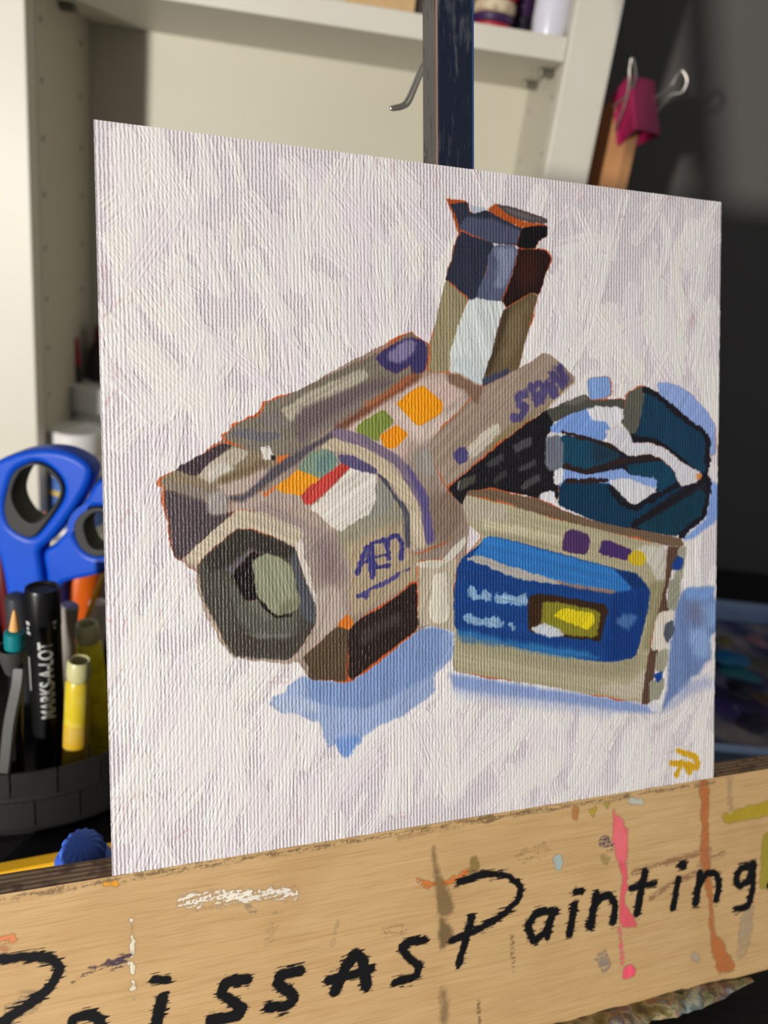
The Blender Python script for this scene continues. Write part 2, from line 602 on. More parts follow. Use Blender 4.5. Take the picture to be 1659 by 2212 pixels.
    def mesh(s, z0, zs, alpha_fn):
        ny, nx = s.ny, s.nx
        gx, gy = np.meshgrid(s.x0 + np.arange(nx) * s.dx, s.y0 + np.arange(ny) * s.dy)
        co = np.stack([gx, gy, z0 + s.Hh * zs], -1).reshape(-1, 3).astype(np.float32)
        me = bpy.data.meshes.new('paint')
        nf = (nx - 1) * (ny - 1)
        idx = np.arange(nx * ny).reshape(ny, nx)
        quads = np.stack([idx[:-1, :-1], idx[:-1, 1:], idx[1:, 1:], idx[1:, :-1]], -1).reshape(-1).astype(np.int32)
        me.vertices.add(nx * ny); me.vertices.foreach_set('co', co.ravel())
        me.loops.add(nf * 4); me.loops.foreach_set('vertex_index', quads)
        me.polygons.add(nf)
        me.polygons.foreach_set('loop_start', np.arange(0, nf * 4, 4, dtype=np.int32))
        me.polygons.foreach_set('use_smooth', np.ones(nf, bool))
        me.update(calc_edges=True)
        at = me.attributes.new('paint', 'FLOAT_COLOR', 'POINT')
        rgba = np.ones((ny, nx, 4), np.float32)
        rgba[..., :3] = np.clip(lin(np.clip(s.C, 2, 250)), 0, .93)
        rgba[..., 3] = alpha_fn(s)
        at.data.foreach_set('color', rgba.ravel())
        return me


def Z(ox, oy, k):                              # close-up coordinates -> picture coordinates
    return lambda *p: [(ox + p[i] / k, oy + p[i + 1] / k) for i in range(0, len(p), 2)]


zC, zD, zE, zF = Z(300, 650, 2.4397), Z(400, 1080, 2.765), Z(900, 400, 3.16), Z(950, 780, 2.6758)
zG, zS = Z(950, 1050, 2.6758), Z(1400, 1200, 4.023)
zI, zJ, zP = Z(0, 1650, 1.9988), Z(830, 1600, 2.0012), Z(0, 0, 1)

_m = toboard([100, 1400], [2100, 2005])
GRAIN_ANG = 0.02

pa = Paint(0, 0, CW, CH, 1150, 1145, 5)
# toned ground, then the loose off-white background
pa.C[:] = (218, 211, 214)
n3 = vnoise(pa.ny, pa.nx, 150, pa.rng); n4 = vnoise(pa.ny, pa.nx, 45, pa.rng)
t = np.clip((n3 * .6 + n4 * .4 - .42) * 3.2, 0, 1)[..., None]
pa.C[:] = pa.C * (1 - t) + np.array([212, 204, 209]) * t
pa.Hh[:] = .05
zones = [  # (angle centre, region in the unit square)
    (1.15, (0, .0, .35, .45)), (1.75, (.0, .45, .5, 1.)), (1.4, (.5, .5, 1., 1.)), (1.05, (.35, .0, 1., .35)), (1.5, (0, 0, 1, 1))]
for k in range(560):
    za, (u0, v0, u1, v1) = zones[k % 5]
    x = pa.rng.uniform(u0, u1) * pa.nx; y = pa.rng.uniform(v0, v1) * pa.ny
    a = za + pa.rng.normal(0, .38); Ln = pa.rng.uniform(40, 150); W = pa.rng.uniform(7, 26)
    bend = pa.rng.normal(0, .16)
    tt = np.linspace(-.5, .5, 7)
    q = np.stack([x + np.cos(a + bend * tt * 2) * tt * Ln, y + np.sin(a + bend * tt * 2) * tt * Ln], 1)
    w = pa.win(q, W + 6)
    if w is None: continue
    sl, X, Y = w
    dm = np.full(X.shape, 1e9, np.float32)
    for i in range(6): dm = np.minimum(dm, pa.segd(X, Y, q[i], q[i + 1]))
    body = bristle(X, Y, a, 1.5, 90, pa.rng.random() * 50)
    al = np.clip((W - dm + (pa.N1[sl] - .5) * 5) / 5, 0, 1) * np.clip((body - .12) * 3.2, 0, 1)
    kk = pa.rng.random()
    c = (226, 222, 220) if kk < .65 else ((221, 213, 217) if kk < .92 else (226, 222, 217))
    ridge = np.exp(-((W - dm - 1.5) / 1.6) ** 2)
    al2 = al * pa.rng.uniform(.45, .95)
    pa.C[sl] = pa.C[sl] * (1 - al2[..., None]) + np.array(c, np.float32) * al2[..., None]
    pa.Hh[sl] = pa.Hh[sl] * (1 - al * .6) + al * (.05 + .16 * body + .10 * ridge * (pa.N2[sl] > .45))
# reddish scuffs of the ground where the brush skipped
for k in range(46):
    x = pa.rng.uniform(0, pa.nx); y = pa.rng.uniform(0, pa.ny)
    if k < 12: y = pa.ny - pa.rng.uniform(0, 40)
    if 12 <= k < 24: x = pa.rng.uniform(0, 26)
    a = pa.rng.normal(1.2, .6); Ln = pa.rng.uniform(12, 60); W = pa.rng.uniform(4, 13)
    q = np.array([[x, y], [x + math.cos(a) * Ln, y + math.sin(a) * Ln]])
    w = pa.win(q, W + 5)
    if w is None: continue
    sl, X, Y = w
    dm = pa.segd(X, Y, q[0], q[1])
    al = np.clip((W - dm) / W, 0, 1) * np.clip((bristle(X, Y, a, 2., 20, k) - .4) * 2, 0, 1) * pa.N1[sl] * .8
    pa.C[sl] = pa.C[sl] * (1 - al[..., None]) + np.array([190, 140, 140]) * al[..., None]


def S(col, pts, **kw): pa.poly(pts, col, **kw)
def Ln(col, w, pts, **kw): pa.line(pts, w, col, **kw)


# cast shadows painted in blue
S((150, 168, 205), zD(720,1060,975,1090,1380,770,1480,750,1590,790,1600,900,1540,990,1470,1060,1490,1140,1430,1190,1290,1290,1180,1330,1050,1410,1045,1450,1000,1480,960,1535,930,1520,895,1460,850,1475,820,1400,795,1320,700,1300,650,1265,560,1260,500,1225,520,1175,600,1160,610,1110,680,1060), rough=4, soft=2)
S((122, 146, 192), zD(720,1070,970,1095,1380,780,1480,760,1560,790,1588,860,1540,950,1440,1060,1250,1170,1080,1250,900,1235,730,1190), rough=5, soft=4)
S((172, 186, 212), zD(500,1215,560,1165,650,1175,760,1200,800,1260,680,1280,560,1255), rough=5, soft=4, alpha=.8)
S((118, 150, 208), zD(885,1445,930,1520,960,1535,1000,1480,1050,1420,960,1390), rough=5, soft=3)
S((150, 168, 208), zD(930,1240,1050,1270,1240,1180,1400,1090,1450,1110,1300,1250,1100,1350,960,1420,880,1380), rough=5, soft=5, alpha=.7)
S((136, 156, 203), zG(50,1085,120,1090,640,1180,1000,1225,1260,1290,1255,1310,1000,1300,640,1250,300,1210,80,1175), rough=4, soft=5)
S((175, 185, 212), zG(60,1170,300,1200,640,1245,1000,1300,980,1330,600,1290,300,1245,100,1215), rough=6, soft=8, alpha=.65)
S((136, 158, 200), zG(0,850,60,850,60,1010,0,1020), rough=3, soft=3)
S((108, 130, 178), zS(295,310,345,290,560,275,555,330,600,450,605,640,530,700,540,900,480,930,440,1030,360,1060,340,1130,200,1250,120,1350,105,1330,130,1250,160,1150,180,800,250,400), rough=4, soft=4)
S((118, 152, 210), zS(305,320,340,290,560,275,550,370,470,400,330,390), rough=4, soft=5)
S((130, 158, 205), zS(440,430,560,400,605,470,590,620,490,640), rough=4, soft=8, alpha=.9)
S((138, 165, 210), zS(350,640,480,640,530,700,520,890,400,880,350,740), rough=4, soft=8, alpha=.9)
S((172, 180, 208), zS(120,1340,200,1255,360,1080,520,1050,560,1130,330,1220,200,1330), rough=5, soft=9, alpha=.85)
S((112, 108, 132), zS(330,410,440,400,480,560,420,600,340,560), rough=5, soft=12, alpha=.5)
S((142, 166, 220), zF(1250,125,1340,130,1440,180,1540,290,1590,370,1590,540,1560,545,1550,430,1380,300,1270,200), halo=2)
S((128, 158, 218), zF(1550,680,1600,720,1615,830,1600,920,1450,1030,1400,1030,1530,920,1555,800), rough=3, soft=3)
# upright handle
S((172, 74, 28), zE(203,92,345,112,260,150,330,320,290,330,225,150), rough=2)
S((45, 47, 62), zE(225,130,350,120,355,180,380,190,480,170,620,240,680,285,720,290,700,400,660,405,520,395,400,360,305,320,290,270,260,190), halo=3)
S((74, 78, 102), zE(300,275,350,220,500,230,640,280,710,310,695,400,520,395,400,360,310,315), rough=3, soft=3)
S((176, 184, 196), zE(352,130,400,150,470,160,440,180,375,192), rough=3)
S((176, 82, 32), zE(475,168,550,132,640,190,720,250,885,268,885,292,720,292,600,238), rough=3)
S((78, 72, 76), zE(550,135,640,150,890,232,885,262,760,250,640,215,590,170), halo=1)
S((120, 112, 110), zE(600,160,760,205,850,240,760,235,650,195), rough=3, soft=3, alpha=.6)
S((15, 11, 14), zE(720,292,890,275,890,350,830,380,810,430,720,440,690,410,705,350), halo=2)
S((42, 46, 62), zE(310,320,400,360,530,400,500,480,440,660,400,795,350,785,290,740,225,680,195,640,240,500,275,370), halo=3)
S((84, 90, 116), zE(530,408,660,412,690,450,670,560,620,690,590,790,400,790,430,690,480,600,490,480), rough=3)
S((122, 130, 154), zE(520,425,650,425,675,460,650,590,590,700,515,690,560,560), rough=4, soft=4, ang=1.8)
S((36, 16, 12), zE(690,440,810,440,880,450,912,510,880,600,830,745,800,735,700,780,610,835,585,790,630,680,680,520), halo=3)
S((62, 26, 18), zE(700,470,800,480,830,620,740,700,680,640), rough=5, soft=9, alpha=.7)
S((150, 139, 107), zE(200,650,240,690,350,785,330,830,280,1000,220,1190,225,1260,100,1290,30,1275,75,1150,100,1050,150,850), halo=3)
S((102, 86, 60), zE(590,860,640,820,790,735,820,760,770,940,720,1140,690,1270,610,1330,450,1385,450,1290,520,1100,560,950), halo=3)
S((72, 56, 38), zE(585,860,630,840,565,1100,495,1290,455,1300,520,1090), rough=4, soft=4)
S((128, 112, 84), zE(640,900,760,800,740,900,680,1120,600,1230,590,1130), rough=5, soft=8, alpha=.6)
S((203, 209, 208), zE(350,790,430,775,590,805,590,840,550,960,520,1100,460,1290,440,1350,370,1362,340,1310,230,1270,220,1180,270,1010,320,850), rough=4, streak=.09, h=.16, ang=1.8)
S((184, 194, 200), zE(240,1190,330,1160,450,1250,440,1350,370,1362,340,1310), rough=4, soft=5, alpha=.6, h=.15)
S((64, 67, 88), zE(450,1320,540,1285,620,1255,630,1290,560,1350,450,1390), rough=4)
# body of the toy, the taupe mass first
S((150, 132, 120), zP(345,1045,480,950,640,845,800,760,880,722,918,745,915,800,960,806,1030,845,1178,765,1238,815,985,1060,1005,1090,1010,1150,985,1345,905,1355,760,1468,665,1462,640,1425,500,1418,430,1240,375,1200), halo=4, streak=.1)
S((160, 143, 131), zP(715,938,800,882,912,812,955,806,1000,820,1034,850,1120,800,1178,762,1240,815,1195,862,1060,970,975,1045,985,1082,1003,1075,1010,1130,975,1160,900,1195,860,1190,780,1000), halo=4, streak=.1)
S((166, 148, 138), zC(470,1070,700,990,850,880,1000,740,1100,720,1300,800,1420,950,1470,1100,1500,1290,1390,1320,1380,1490,1050,1640,900,1760,700,1800,560,1500), halo=3, streak=.1)
S((168, 150, 138), zD(60,400,110,345,0,380,20,330,270,190,300,65,390,60,640,40,900,100,1000,250,990,480,960,680,900,760,780,865,680,955,610,978,300,940,215,855,120,690,70,520), halo=3, rough=3)
S((196, 172, 162), zC(1090,640,1200,590,1480,405,1590,385,1680,440,1710,500,1500,640,1400,830,1290,800,1120,720), rough=5, soft=8, ang=.6)
S((208, 190, 180), zC(1310,580,1360,545,1480,670,1600,600,1720,510,1659,640,1480,760,1430,700), rough=5, soft=7, alpha=.8)
S((150, 134, 122), zC(1420,860,1600,700,1800,560,1900,600,1640,900,1550,1000,1520,1260,1450,1030), rough=5, soft=14, alpha=.8)
S((150, 146, 140), zC(1440,820,1520,770,1580,800,1560,900,1490,930), rough=5, soft=8, alpha=.9)
S((120, 100, 84), zC(1510,1040,1600,980,1690,1020,1720,1160,1640,1270,1530,1290), rough=5, soft=12, alpha=.75)
S((180, 156, 144), zC(1560,880,1640,860,1659,920,1600,1000), rough=5, soft=10, alpha=.6)
# rear box of the gun
S((136, 120, 98), zC(120,930,240,870,440,750,640,780,730,830,660,980,480,1070,350,1045,110,970), halo=5, hcol=(205, 92, 36))
S((66, 52, 58), zC(180,890,430,752,485,765,370,850,330,910,290,920), rough=3)
S((178, 166, 150), zC(310,910,490,770,580,800,480,880,370,950,320,935), rough=4, ang=.7, h=.1)
S((200, 192, 182), zC(360,900,440,850,500,880,470,905,380,945), rough=4, soft=4, h=.14)
S((180, 160, 150), zC(410,975,560,930,640,890,688,895,640,980,560,1012,470,1022), rough=4, soft=3)
S((112, 92, 68), zC(420,930,560,880,650,830,670,860,560,915,440,960), rough=4, soft=5, alpha=.8)
S((78, 66, 70), zC(125,985,340,1040,370,1100,455,1120,500,1110,240,1345,210,1368,178,1340,150,1150), halo=4, ang=.9, streak=.12)
S((130, 118, 108), zC(130,960,240,970,420,1010,350,1060,240,1020,130,995), rough=4, soft=4)
S((152, 144, 140), zC(350,1020,430,1000,465,1040,450,1125,370,1125), rough=4, soft=3)
# the tube along its top
S((122, 113, 100), zC(440,720,490,670,540,630,640,610,670,530,760,510,820,480,1270,268,1430,165,1480,205,1525,235,1515,330,1480,390,1300,480,1020,660,900,740,850,790,770,820,700,845,640,800,560,775), halo=4, ang=.5)
S((168, 160, 142), zC(820,540,870,490,1180,358,1208,400,1150,440,880,565,800,635,745,575), rough=4, ang=.5, soft=2.5)
S((106, 93, 93), zC(820,620,870,560,1280,400,1345,430,1000,650,850,745,820,700), rough=5, soft=5, ang=.5)
S((140, 126, 120), zC(880,690,1000,610,1260,460,1280,490,1020,665,900,745), rough=5, soft=6, alpha=.55, ang=.5)
S((104, 101, 106), zC(480,685,560,675,640,690,745,705,700,735,640,738,560,728,490,712), rough=4)
S((120, 112, 110), zC(640,595,700,590,790,640,720,680,640,650), rough=4, soft=6, alpha=.8)
S((60, 53, 100), zC(1245,300,1300,250,1425,190,1500,210,1515,280,1500,370,1440,385,1430,330,1390,360,1350,382,1280,345), rough=3, halo=1)
S((122, 113, 150), zC(1320,262,1425,197,1455,220,1440,280,1370,330,1315,310), rough=4, soft=3)
S((206, 202, 194), zC(640,775,690,772,708,835,660,835), rough=4, h=.25)
S((30, 22, 22), zC(695,815,712,820,708,838,696,836), rough=1)
S((214, 110, 45), zC(725,820,790,815,760,850,725,862), rough=4, soft=2)
S((84, 77, 84), zC(460,1040,560,1018,700,880,800,815,1000,700,1050,650,1080,670,1000,730,900,790,760,900,640,990,540,1058), rough=3, soft=3)
S((118, 76, 58), zC(1020,665,1250,520,1440,385,1490,400,1300,530,1070,680), rough=4, soft=4)
S((196, 100, 52), zC(1180,545,1300,480,1440,390,1400,440,1230,560), rough=5, soft=5, alpha=.55)
S((205, 110, 50), zC(650,1015,720,975,700,1005,660,1032), rough=4)
# coloured squares
S((122, 137, 60), zC(1140,690,1160,650,1290,568,1345,640,1270,700,1260,742,1200,722), rough=3)
S((228, 142, 16), zC(1265,710,1350,655,1420,702,1340,778,1290,770), rough=2.5, halo=1)
S((232, 150, 12), zC(1355,535,1490,448,1545,490,1597,540,1590,585,1470,660,1370,560), rough=2.5, halo=1)
S((226, 146, 20), zC(715,985,840,888,930,925,950,940,870,1028,770,1010), rough=2.5)
S((120, 140, 122), zC(835,885,900,800,990,772,1045,830,1040,860,960,940,900,910), rough=3)
S((98, 130, 132), zC(930,830,1000,800,1040,840,980,910,930,890), rough=4, soft=4, alpha=.7)
S((150, 144, 122), zC(1000,1240,1120,1140,1240,950,1300,960,1385,1080,1395,1200,1300,1300,1100,1340,1050,1330), rough=4, soft=5)
S((140, 138, 130), zC(1230,970,1290,950,1350,1050,1300,1130,1200,1160,1150,1170), rough=4, soft=4)
S((214, 207, 198), zC(900,1085,1000,1005,1110,880,1160,885,1250,920,1242,1060,1210,1120,1140,1160,1085,1190,1060,1212,1000,1180,950,1130), rough=5, h=.14, ang=.6)
S((186, 62, 54), zC(850,1020,1070,852,1112,875,1000,985,910,1072,870,1070), rough=3)
# the ring around the barrel
S((188, 173, 148), zC(955,775,1010,722,1150,758,1300,840,1400,950,1480,1080,1510,1295,1430,1315,1420,1100,1340,980,1240,890,1110,800,1000,782), rough=3, ang=-.6)
S((122, 106, 126), zC(1012,692,1050,672,1200,718,1370,820,1510,1010,1550,1270,1510,1278,1480,1080,1350,865,1180,765,1020,716), rough=3, ang=-.6)
S((90, 80, 128), zC(1400,850,1510,1005,1552,1270,1510,1275,1490,1080), rough=3, soft=3)
S((88, 79, 117), zC(1042,812,1120,818,1240,880,1248,908,1150,892,1060,852), rough=3)
S((74, 73, 86), zC(1252,908,1300,938,1350,1030,1418,1100,1425,1300,1392,1300,1388,1110,1330,1020), rough=3)
S((204, 190, 168), zC(1430,1120,1460,1110,1490,1280,1450,1300), rough=4, soft=4, alpha=.6)
# muzzle
S((152, 134, 130), zD(390,70,480,15,760,165,900,200,920,300,720,215,640,150), rough=4, soft=5, ang=-.4)
S((188, 175, 154), zD(-10,350,100,240,270,95,310,62,450,75,680,170,725,240,640,290,560,250,330,180,270,195,110,348,70,400,10,375), rough=4, ang=-.4)
S((158, 142, 134), zD(690,215,900,205,990,490,970,620,900,740,770,835,765,620,740,560,690,340), rough=4, soft=3)
S((126, 106, 106), zD(770,250,880,240,930,420,880,520,800,470), rough=6, soft=14, alpha=.75)
S((176, 160, 150), zD(760,560,900,500,945,700,800,830,765,770), rough=5, soft=5)
S((206, 196, 186), zD(690,225,710,340,775,590,768,660,735,600,690,400,655,300), rough=4, h=.14, soft=1.6)
S((180, 166, 140), zD(70,470,120,640,215,850,300,938,260,900,170,760,90,560), rough=4, soft=4)
S((72, 68, 60), zD(70,400,110,345,300,180,380,180,560,240,655,300,690,430,770,640,765,760,640,935,600,952,300,932,230,845,160,700,100,590), halo=3)
S((52, 46, 40), zD(110,350,300,180,400,185,640,285,650,320,590,345,440,310,370,290,250,400,130,425), rough=4, soft=3)
S((66, 60, 52), zD(230,830,330,750,420,830,650,830,745,760,640,932,300,932), rough=5, soft=6)
S((78, 80, 88), zD(645,305,690,430,770,640,765,745,690,705,668,560,635,400), rough=4, soft=3)
S((94, 90, 94), zD(245,412,375,298,415,310,270,455), rough=4, soft=3)
S((86, 85, 76), zD(350,600,430,580,540,700,670,680,660,790,600,832,420,822,330,745,270,610,250,480,310,560), rough=4, soft=3)
S((110, 109, 98), zD(350,600,420,585,520,700,480,715,390,650), rough=5, soft=5, alpha=.7)
S((20, 10, 8), zD(275,440,400,308,435,330,395,365,422,480,432,592,350,602,310,520), halo=1)
S((24, 15, 10), zD(430,585,470,615,540,680,620,668,628,692,540,705,455,640), rough=2)
S((140, 142, 117), zD(392,370,480,316,570,345,632,400,672,600,665,645,590,680,540,682,470,622,430,580), rough=3, h=.12, ang=1.9)
S((110, 110, 85), zD(600,600,672,590,665,645,590,682,550,680), rough=4, soft=6, alpha=.7)
S((124, 125, 115), zD(330,790,420,800,640,805,640,815,420,825), rough=3, soft=2, alpha=.5, h=.15)
# lettered panel, foot block, tab
S((168, 151, 124), zD(940,215,1100,130,1290,95,1312,300,1395,350,1382,490,1180,590,1000,700,968,560,1000,480), rough=4, soft=4)
S((142, 138, 122), zD(930,220,1100,110,1280,60,1300,120,1120,190,980,260), rough=5, soft=9, alpha=.8)
for w_, p_ in ((11, (1022,440,1052,345,1082,268,1095,350,1112,460)), (8, (1030,380,1112,362)), (10, (1108,262,1124,450)), (8, (1105,262,1185,238)),
               (8, (1115,345,1195,325)), (9, (1130,405,1212,392)), (10, (1205,350,1202,240,1258,205,1292,262,1285,350))):
    Ln((62, 58, 120), w_, zD(*p_), rough=2.5, streak=.16)
Ln((72, 66, 124), 16, zD(1035,572,1068,568), rough=4)
for p_ in ((1070,560,1100,530,1165,508), (1182,505,1230,470,1262,455), (1262,440,1330,412)): Ln((78, 72, 126), 7, zD(*p_), rough=3)
S((84, 68, 49), zD(695,945,900,760,970,755,970,1082,730,1068,735,1000), halo=3)
S((40, 27, 23), zD(968,775,1050,708,1150,658,1370,490,1385,560,1382,770,1180,920,970,1090), halo=4)
S((58, 48, 44), zD(1040,785,1180,720,1280,672,1272,745,1130,800,1040,872), rough=4, soft=5)
S((210, 112, 34), zD(900,750,960,690,1000,730,968,772), rough=5)
S((182, 170, 150), zD(1390,372,1480,360,1570,370,1620,350,1612,782,1530,765,1388,742), halo=3)
S((207, 200, 184), zD(1480,450,1560,430,1566,720,1500,742,1455,700), rough=4, h=.14)
S((203, 198, 187), zD(1535,352,1665,215,1675,250,1600,345,1560,372), rough=4, h=.14)
S((196, 190, 176), zD(1375,385,1450,358,1560,368,1500,405,1420,400), rough=4, h=.1)
# the lettered arm pointing up to the right
S((156, 138, 122), zE(450,1380,620,1330,700,1275,880,1138,1080,1310,1070,1340,930,1460,880,1530,500,1815,260,2005,205,2065,120,1900,80,1760), halo=3, ang=.75, streak=.09)
S((128, 100, 82), zE(210,1290,300,1300,420,1370,440,1390,415,1510,330,1400,215,1345), rough=4, soft=3)
S((142, 124, 88), zE(870,1530,1040,1335,1065,1345,930,1470,500,1815,465,1800,640,1640), rough=4, soft=5)
S((192, 184, 168), zE(343,1840,350,1780,480,1660,560,1625,562,1690,430,1815,380,1858), rough=5, h=.15, ang=.7)
S((76, 69, 116), zE(242,1840,270,1800,330,1778,345,1830,330,1890,290,1905,255,1880), rough=4)
for w_, p_ in ((16, (735,1425,690,1445,695,1500,740,1515,715,1580,660,1588)), (15, (775,1370,815,1490)), (14, (775,1385,845,1350,865,1410,810,1440)),
               (15, (850,1470,885,1330,930,1430)), (16, (935,1430,910,1270,1000,1380,975,1240))):
    Ln((82, 72, 116), w_, zE(*p_), rough=4, streak=.14, soft=2)
S((70, 60, 105), zE(920,1240,980,1225,1060,1330,1000,1360,960,1330), rough=5, soft=4, alpha=.7)
# woven black grip
S((22, 18, 24), zF(620,278,655,330,640,400,610,430,620,600,670,640,682,800,570,792,440,760,240,740,130,825,90,800,45,735,100,690,300,520,450,400), halo=4)
for c_, p_ in (((70,68,60), (105,740,130,680,200,655,205,700,110,757)), ((58,57,60), (260,590,360,535,366,575,280,615)), ((68,66,70), (418,490,522,435,532,482,440,527)),
               ((54,52,54), (305,682,380,625,382,667,312,707)), ((62,60,64), (450,622,552,560,552,602,455,642)), ((68,66,70), (465,732,490,690,572,655,572,690,480,742))):
    S(c_, zF(*p_), rough=3, soft=2)
S((205, 203, 200), zF(98,740,104,700,112,690,104,745), rough=1, alpha=.7)
# dark teal headpiece
S((28, 28, 38), zF(700,425,860,445,1000,485,1110,440,1160,330,1190,162,1270,198,1550,430,1545,800,1515,905,1390,1012,1000,958,690,840,700,690), halo=3)
S((76, 76, 69), zF(615,290,720,240,840,192,870,228,1080,222,1080,277,1000,267,850,282,740,322,650,348), halo=2, ang=.2)
S((116, 112, 106), zF(720,240,830,195,850,215,760,260), rough=4, soft=4, alpha=.7)
S((128, 160, 215), zF(848,100,975,88,985,190,950,217,860,217), halo=3)
S((118, 152, 216), zF(640,380,740,310,860,278,960,345,985,400,940,465,850,440,730,410,640,412), rough=3)
S((90, 90, 80), zF(1085,185,1160,148,1210,178,1160,330,1130,420,1088,412,1045,350), halo=3)
S((18, 56, 82), zF(1190,160,1270,200,1380,310,1540,430,1540,640,1520,652,1420,580,1300,480,1110,440,1150,380), rough=3)
S((18, 66, 90), zF(690,425,860,455,1040,540,1000,570,850,642,700,600), rough=3)
S((30, 44, 58), zF(880,470,1040,535,1000,570,900,600,880,540), rough=4, soft=8, alpha=.7)
S((14, 62, 86), zF(1070,600,1290,578,1362,650,1360,700,1260,770,1250,690,1100,662), rough=3)
S((10, 52, 80), zF(690,700,960,690,1010,780,1110,850,1260,770,1360,700,1410,720,1200,865,1110,955,1000,965,820,892,680,832), rough=3)
S((13, 54, 74), zF(1125,960,1280,880,1500,740,1548,790,1512,900,1380,1012,1200,985), rough=3)
S((132, 162, 220), zF(655,642,700,618,850,660,1060,618,1090,660,1250,682,1252,740,1000,715,850,690,720,692,690,722), rough=3)
S((210, 210, 216), zF(968,690,1060,678,1160,710,1258,740,1120,838,1060,782), rough=4, h=.14)
BK = (22, 19, 28)
for p_ in ((1185,165,1260,195,1380,315,1548,430,1540,660,1490,685), (1100,440,1240,462,1380,560,1480,665), (715,412,860,450,980,490,1075,532),
           (690,605,850,640,1000,590,1130,562,1285,560), (1540,665,1400,770,1250,865,1115,945), (1552,690,1545,800,1520,900,1440,960,1385,1012),
           (975,735,1040,820,1120,852,1260,780,1390,700), (715,692,960,692)):
    Ln(BK if p_[0] not in (690, 715) else (44, 28, 26), 11 if p_[0] not in (715,) else 8, zF(*p_), rough=4, streak=.1)
S((214, 212, 218), zF(850,285,900,262,1040,268,1055,320,1020,375,985,385,950,350,880,342), rough=4, h=.16)
S((208, 206, 214), zF(958,400,1030,378,1080,400,1112,480,1200,470,1300,510,1420,600,1512,655,1480,700,1400,722,1368,690,1358,640,1280,560,1200,535,1090,552,1020,500,965,450), rough=3, h=.14, halo=1)
S((224, 140, 70), zF(1480,655,1506,652,1505,685,1480,680), rough=3)
S((216, 216, 222), zF(655,642,690,603,716,640,702,702,662,712), rough=4, h=.2)
S((106, 111, 124), zF(608,440,680,428,710,480,706,612,640,632,605,600), rough=3, soft=2)
S((210, 209, 214), zF(572,792,600,755,650,753,672,812,640,828), rough=4, h=.25)
# cassette-like unit
S((114, 92, 72), zG(140,70,160,25,300,22,560,78,700,138,900,208,1100,248,1390,303,1405,342,1370,352,1100,295,900,252,640,192,350,102), halo=3, ang=-.3)
S((172, 164, 134), zG(130,100,150,55,350,100,640,185,900,250,1100,300,1300,350,1300,560,1260,740,1210,960,1200,1245,1100,1240,640,1160,100,1072,70,1060,85,820,80,700,100,460,250,290,160,220), halo=4, ang=-.25, streak=.05)
S((178, 168, 150), zG(140,72,350,112,402,190,340,222,230,202,150,190), rough=4, soft=4)
S((190, 182, 152), zG(240,192,480,240,700,300,690,335,600,315,250,255), rough=4, soft=3, ang=-.25)
S((150, 140, 120), zG(240,260,500,300,640,345,560,350,300,300), rough=4, soft=6, alpha=.6)
S((150, 142, 116), zG(110,880,420,940,840,1010,1000,1020,1150,960,1130,1090,900,1100,400,1000,110,940), rough=4, soft=8, alpha=.7)
S((197, 192, 180), zG(1140,372,1175,345,1302,355,1296,540,1250,542,1195,430), rough=4, soft=3, h=.1)
S((150, 142, 108), zG(1200,560,1300,550,1270,740,1210,950,1170,940,1210,740), rough=4, soft=5)
S((190, 180, 160), zG(925,1175,990,1135,1090,1150,1190,1060,1185,1232,950,1205), rough=5, soft=5, ang=-.3)
S((18, 62, 130), zG(100,440,270,300,340,298,1000,478,1130,508,1202,590,1197,700,1150,900,1120,990,970,1018,820,1000,400,922,110,862,82,800,78,640), halo=1, ang=-.2)
S((46, 116, 190), zG(185,402,260,298,340,298,700,400,1000,480,1100,570,1112,622,1000,612,640,552,400,470), rough=3, soft=2, ang=-.25)
S((168, 163, 158), zG(148,422,220,398,400,468,660,545,700,560,640,565,480,542,360,502,250,452), rough=4, h=.13, ang=-.3)
S((168, 120, 95), zG(660,548,760,570,1020,608,1000,620,760,585), rough=3, soft=2, alpha=.8)
S((14, 54, 122), zG(1000,620,1110,600,1202,600,1192,720,1122,980,970,1018,958,900,990,700), rough=4, soft=4)
S((14, 50, 106), zG(1005,478,1130,508,1200,590,1110,592), rough=4, soft=3)
S((42, 108, 168), zG(92,850,110,828,400,898,850,958,910,1000,700,985,380,922,120,892), rough=5, soft=5, ang=-.2)
S((120, 122, 120), zG(90,860,250,890,420,925,400,935,250,905,110,890), rough=4, soft=4, alpha=.5)
S((54, 33, 16), zG(503,650,560,618,800,660,972,690,920,902,880,890,560,852,508,832), rough=3)
S((132, 127, 36), zG(588,672,640,668,922,722,902,882,700,850,588,800), rough=4, soft=2)
S((218, 198, 20), zG(655,750,700,708,880,738,892,790,850,832,780,800,680,762), rough=4)
S((192, 197, 203), zG(525,822,600,795,680,830,712,862,640,872,560,852), rough=4, h=.16, soft=2)
for p_, w_ in (((180,600,195,640), 17), ((215,640,235,645), 10), ((255,622,275,650), 14), ((330,645,370,655), 15), ((375,640,430,665,485,665), 18), ((440,660,480,640), 10),
               ((150,762,180,770), 17), ((205,785,228,785), 17), ((260,785,300,785), 17), ((305,780,350,800), 17), ((400,795,412,795), 6), ((415,810,420,822), 4)):
    Ln((142, 174, 205), w_, zG(*p_), rough=4, streak=.16, soft=1.6, alpha=.85, h=.12)
S((76, 114, 166), zG(1015,780,1060,745,1130,750,1112,790,1080,832,1040,812), rough=5, soft=4, alpha=.85)
S((74, 47, 96), zG(700,370,720,270,760,248,850,280,862,315,840,397), rough=3, halo=1)
S((68, 44, 101), zG(913,390,930,320,970,313,1105,370,1082,432), rough=3, halo=1)
S((205, 177, 34), zG(1085,400,1120,375,1170,380,1188,420,1160,460,1110,450,1085,430), rough=3)
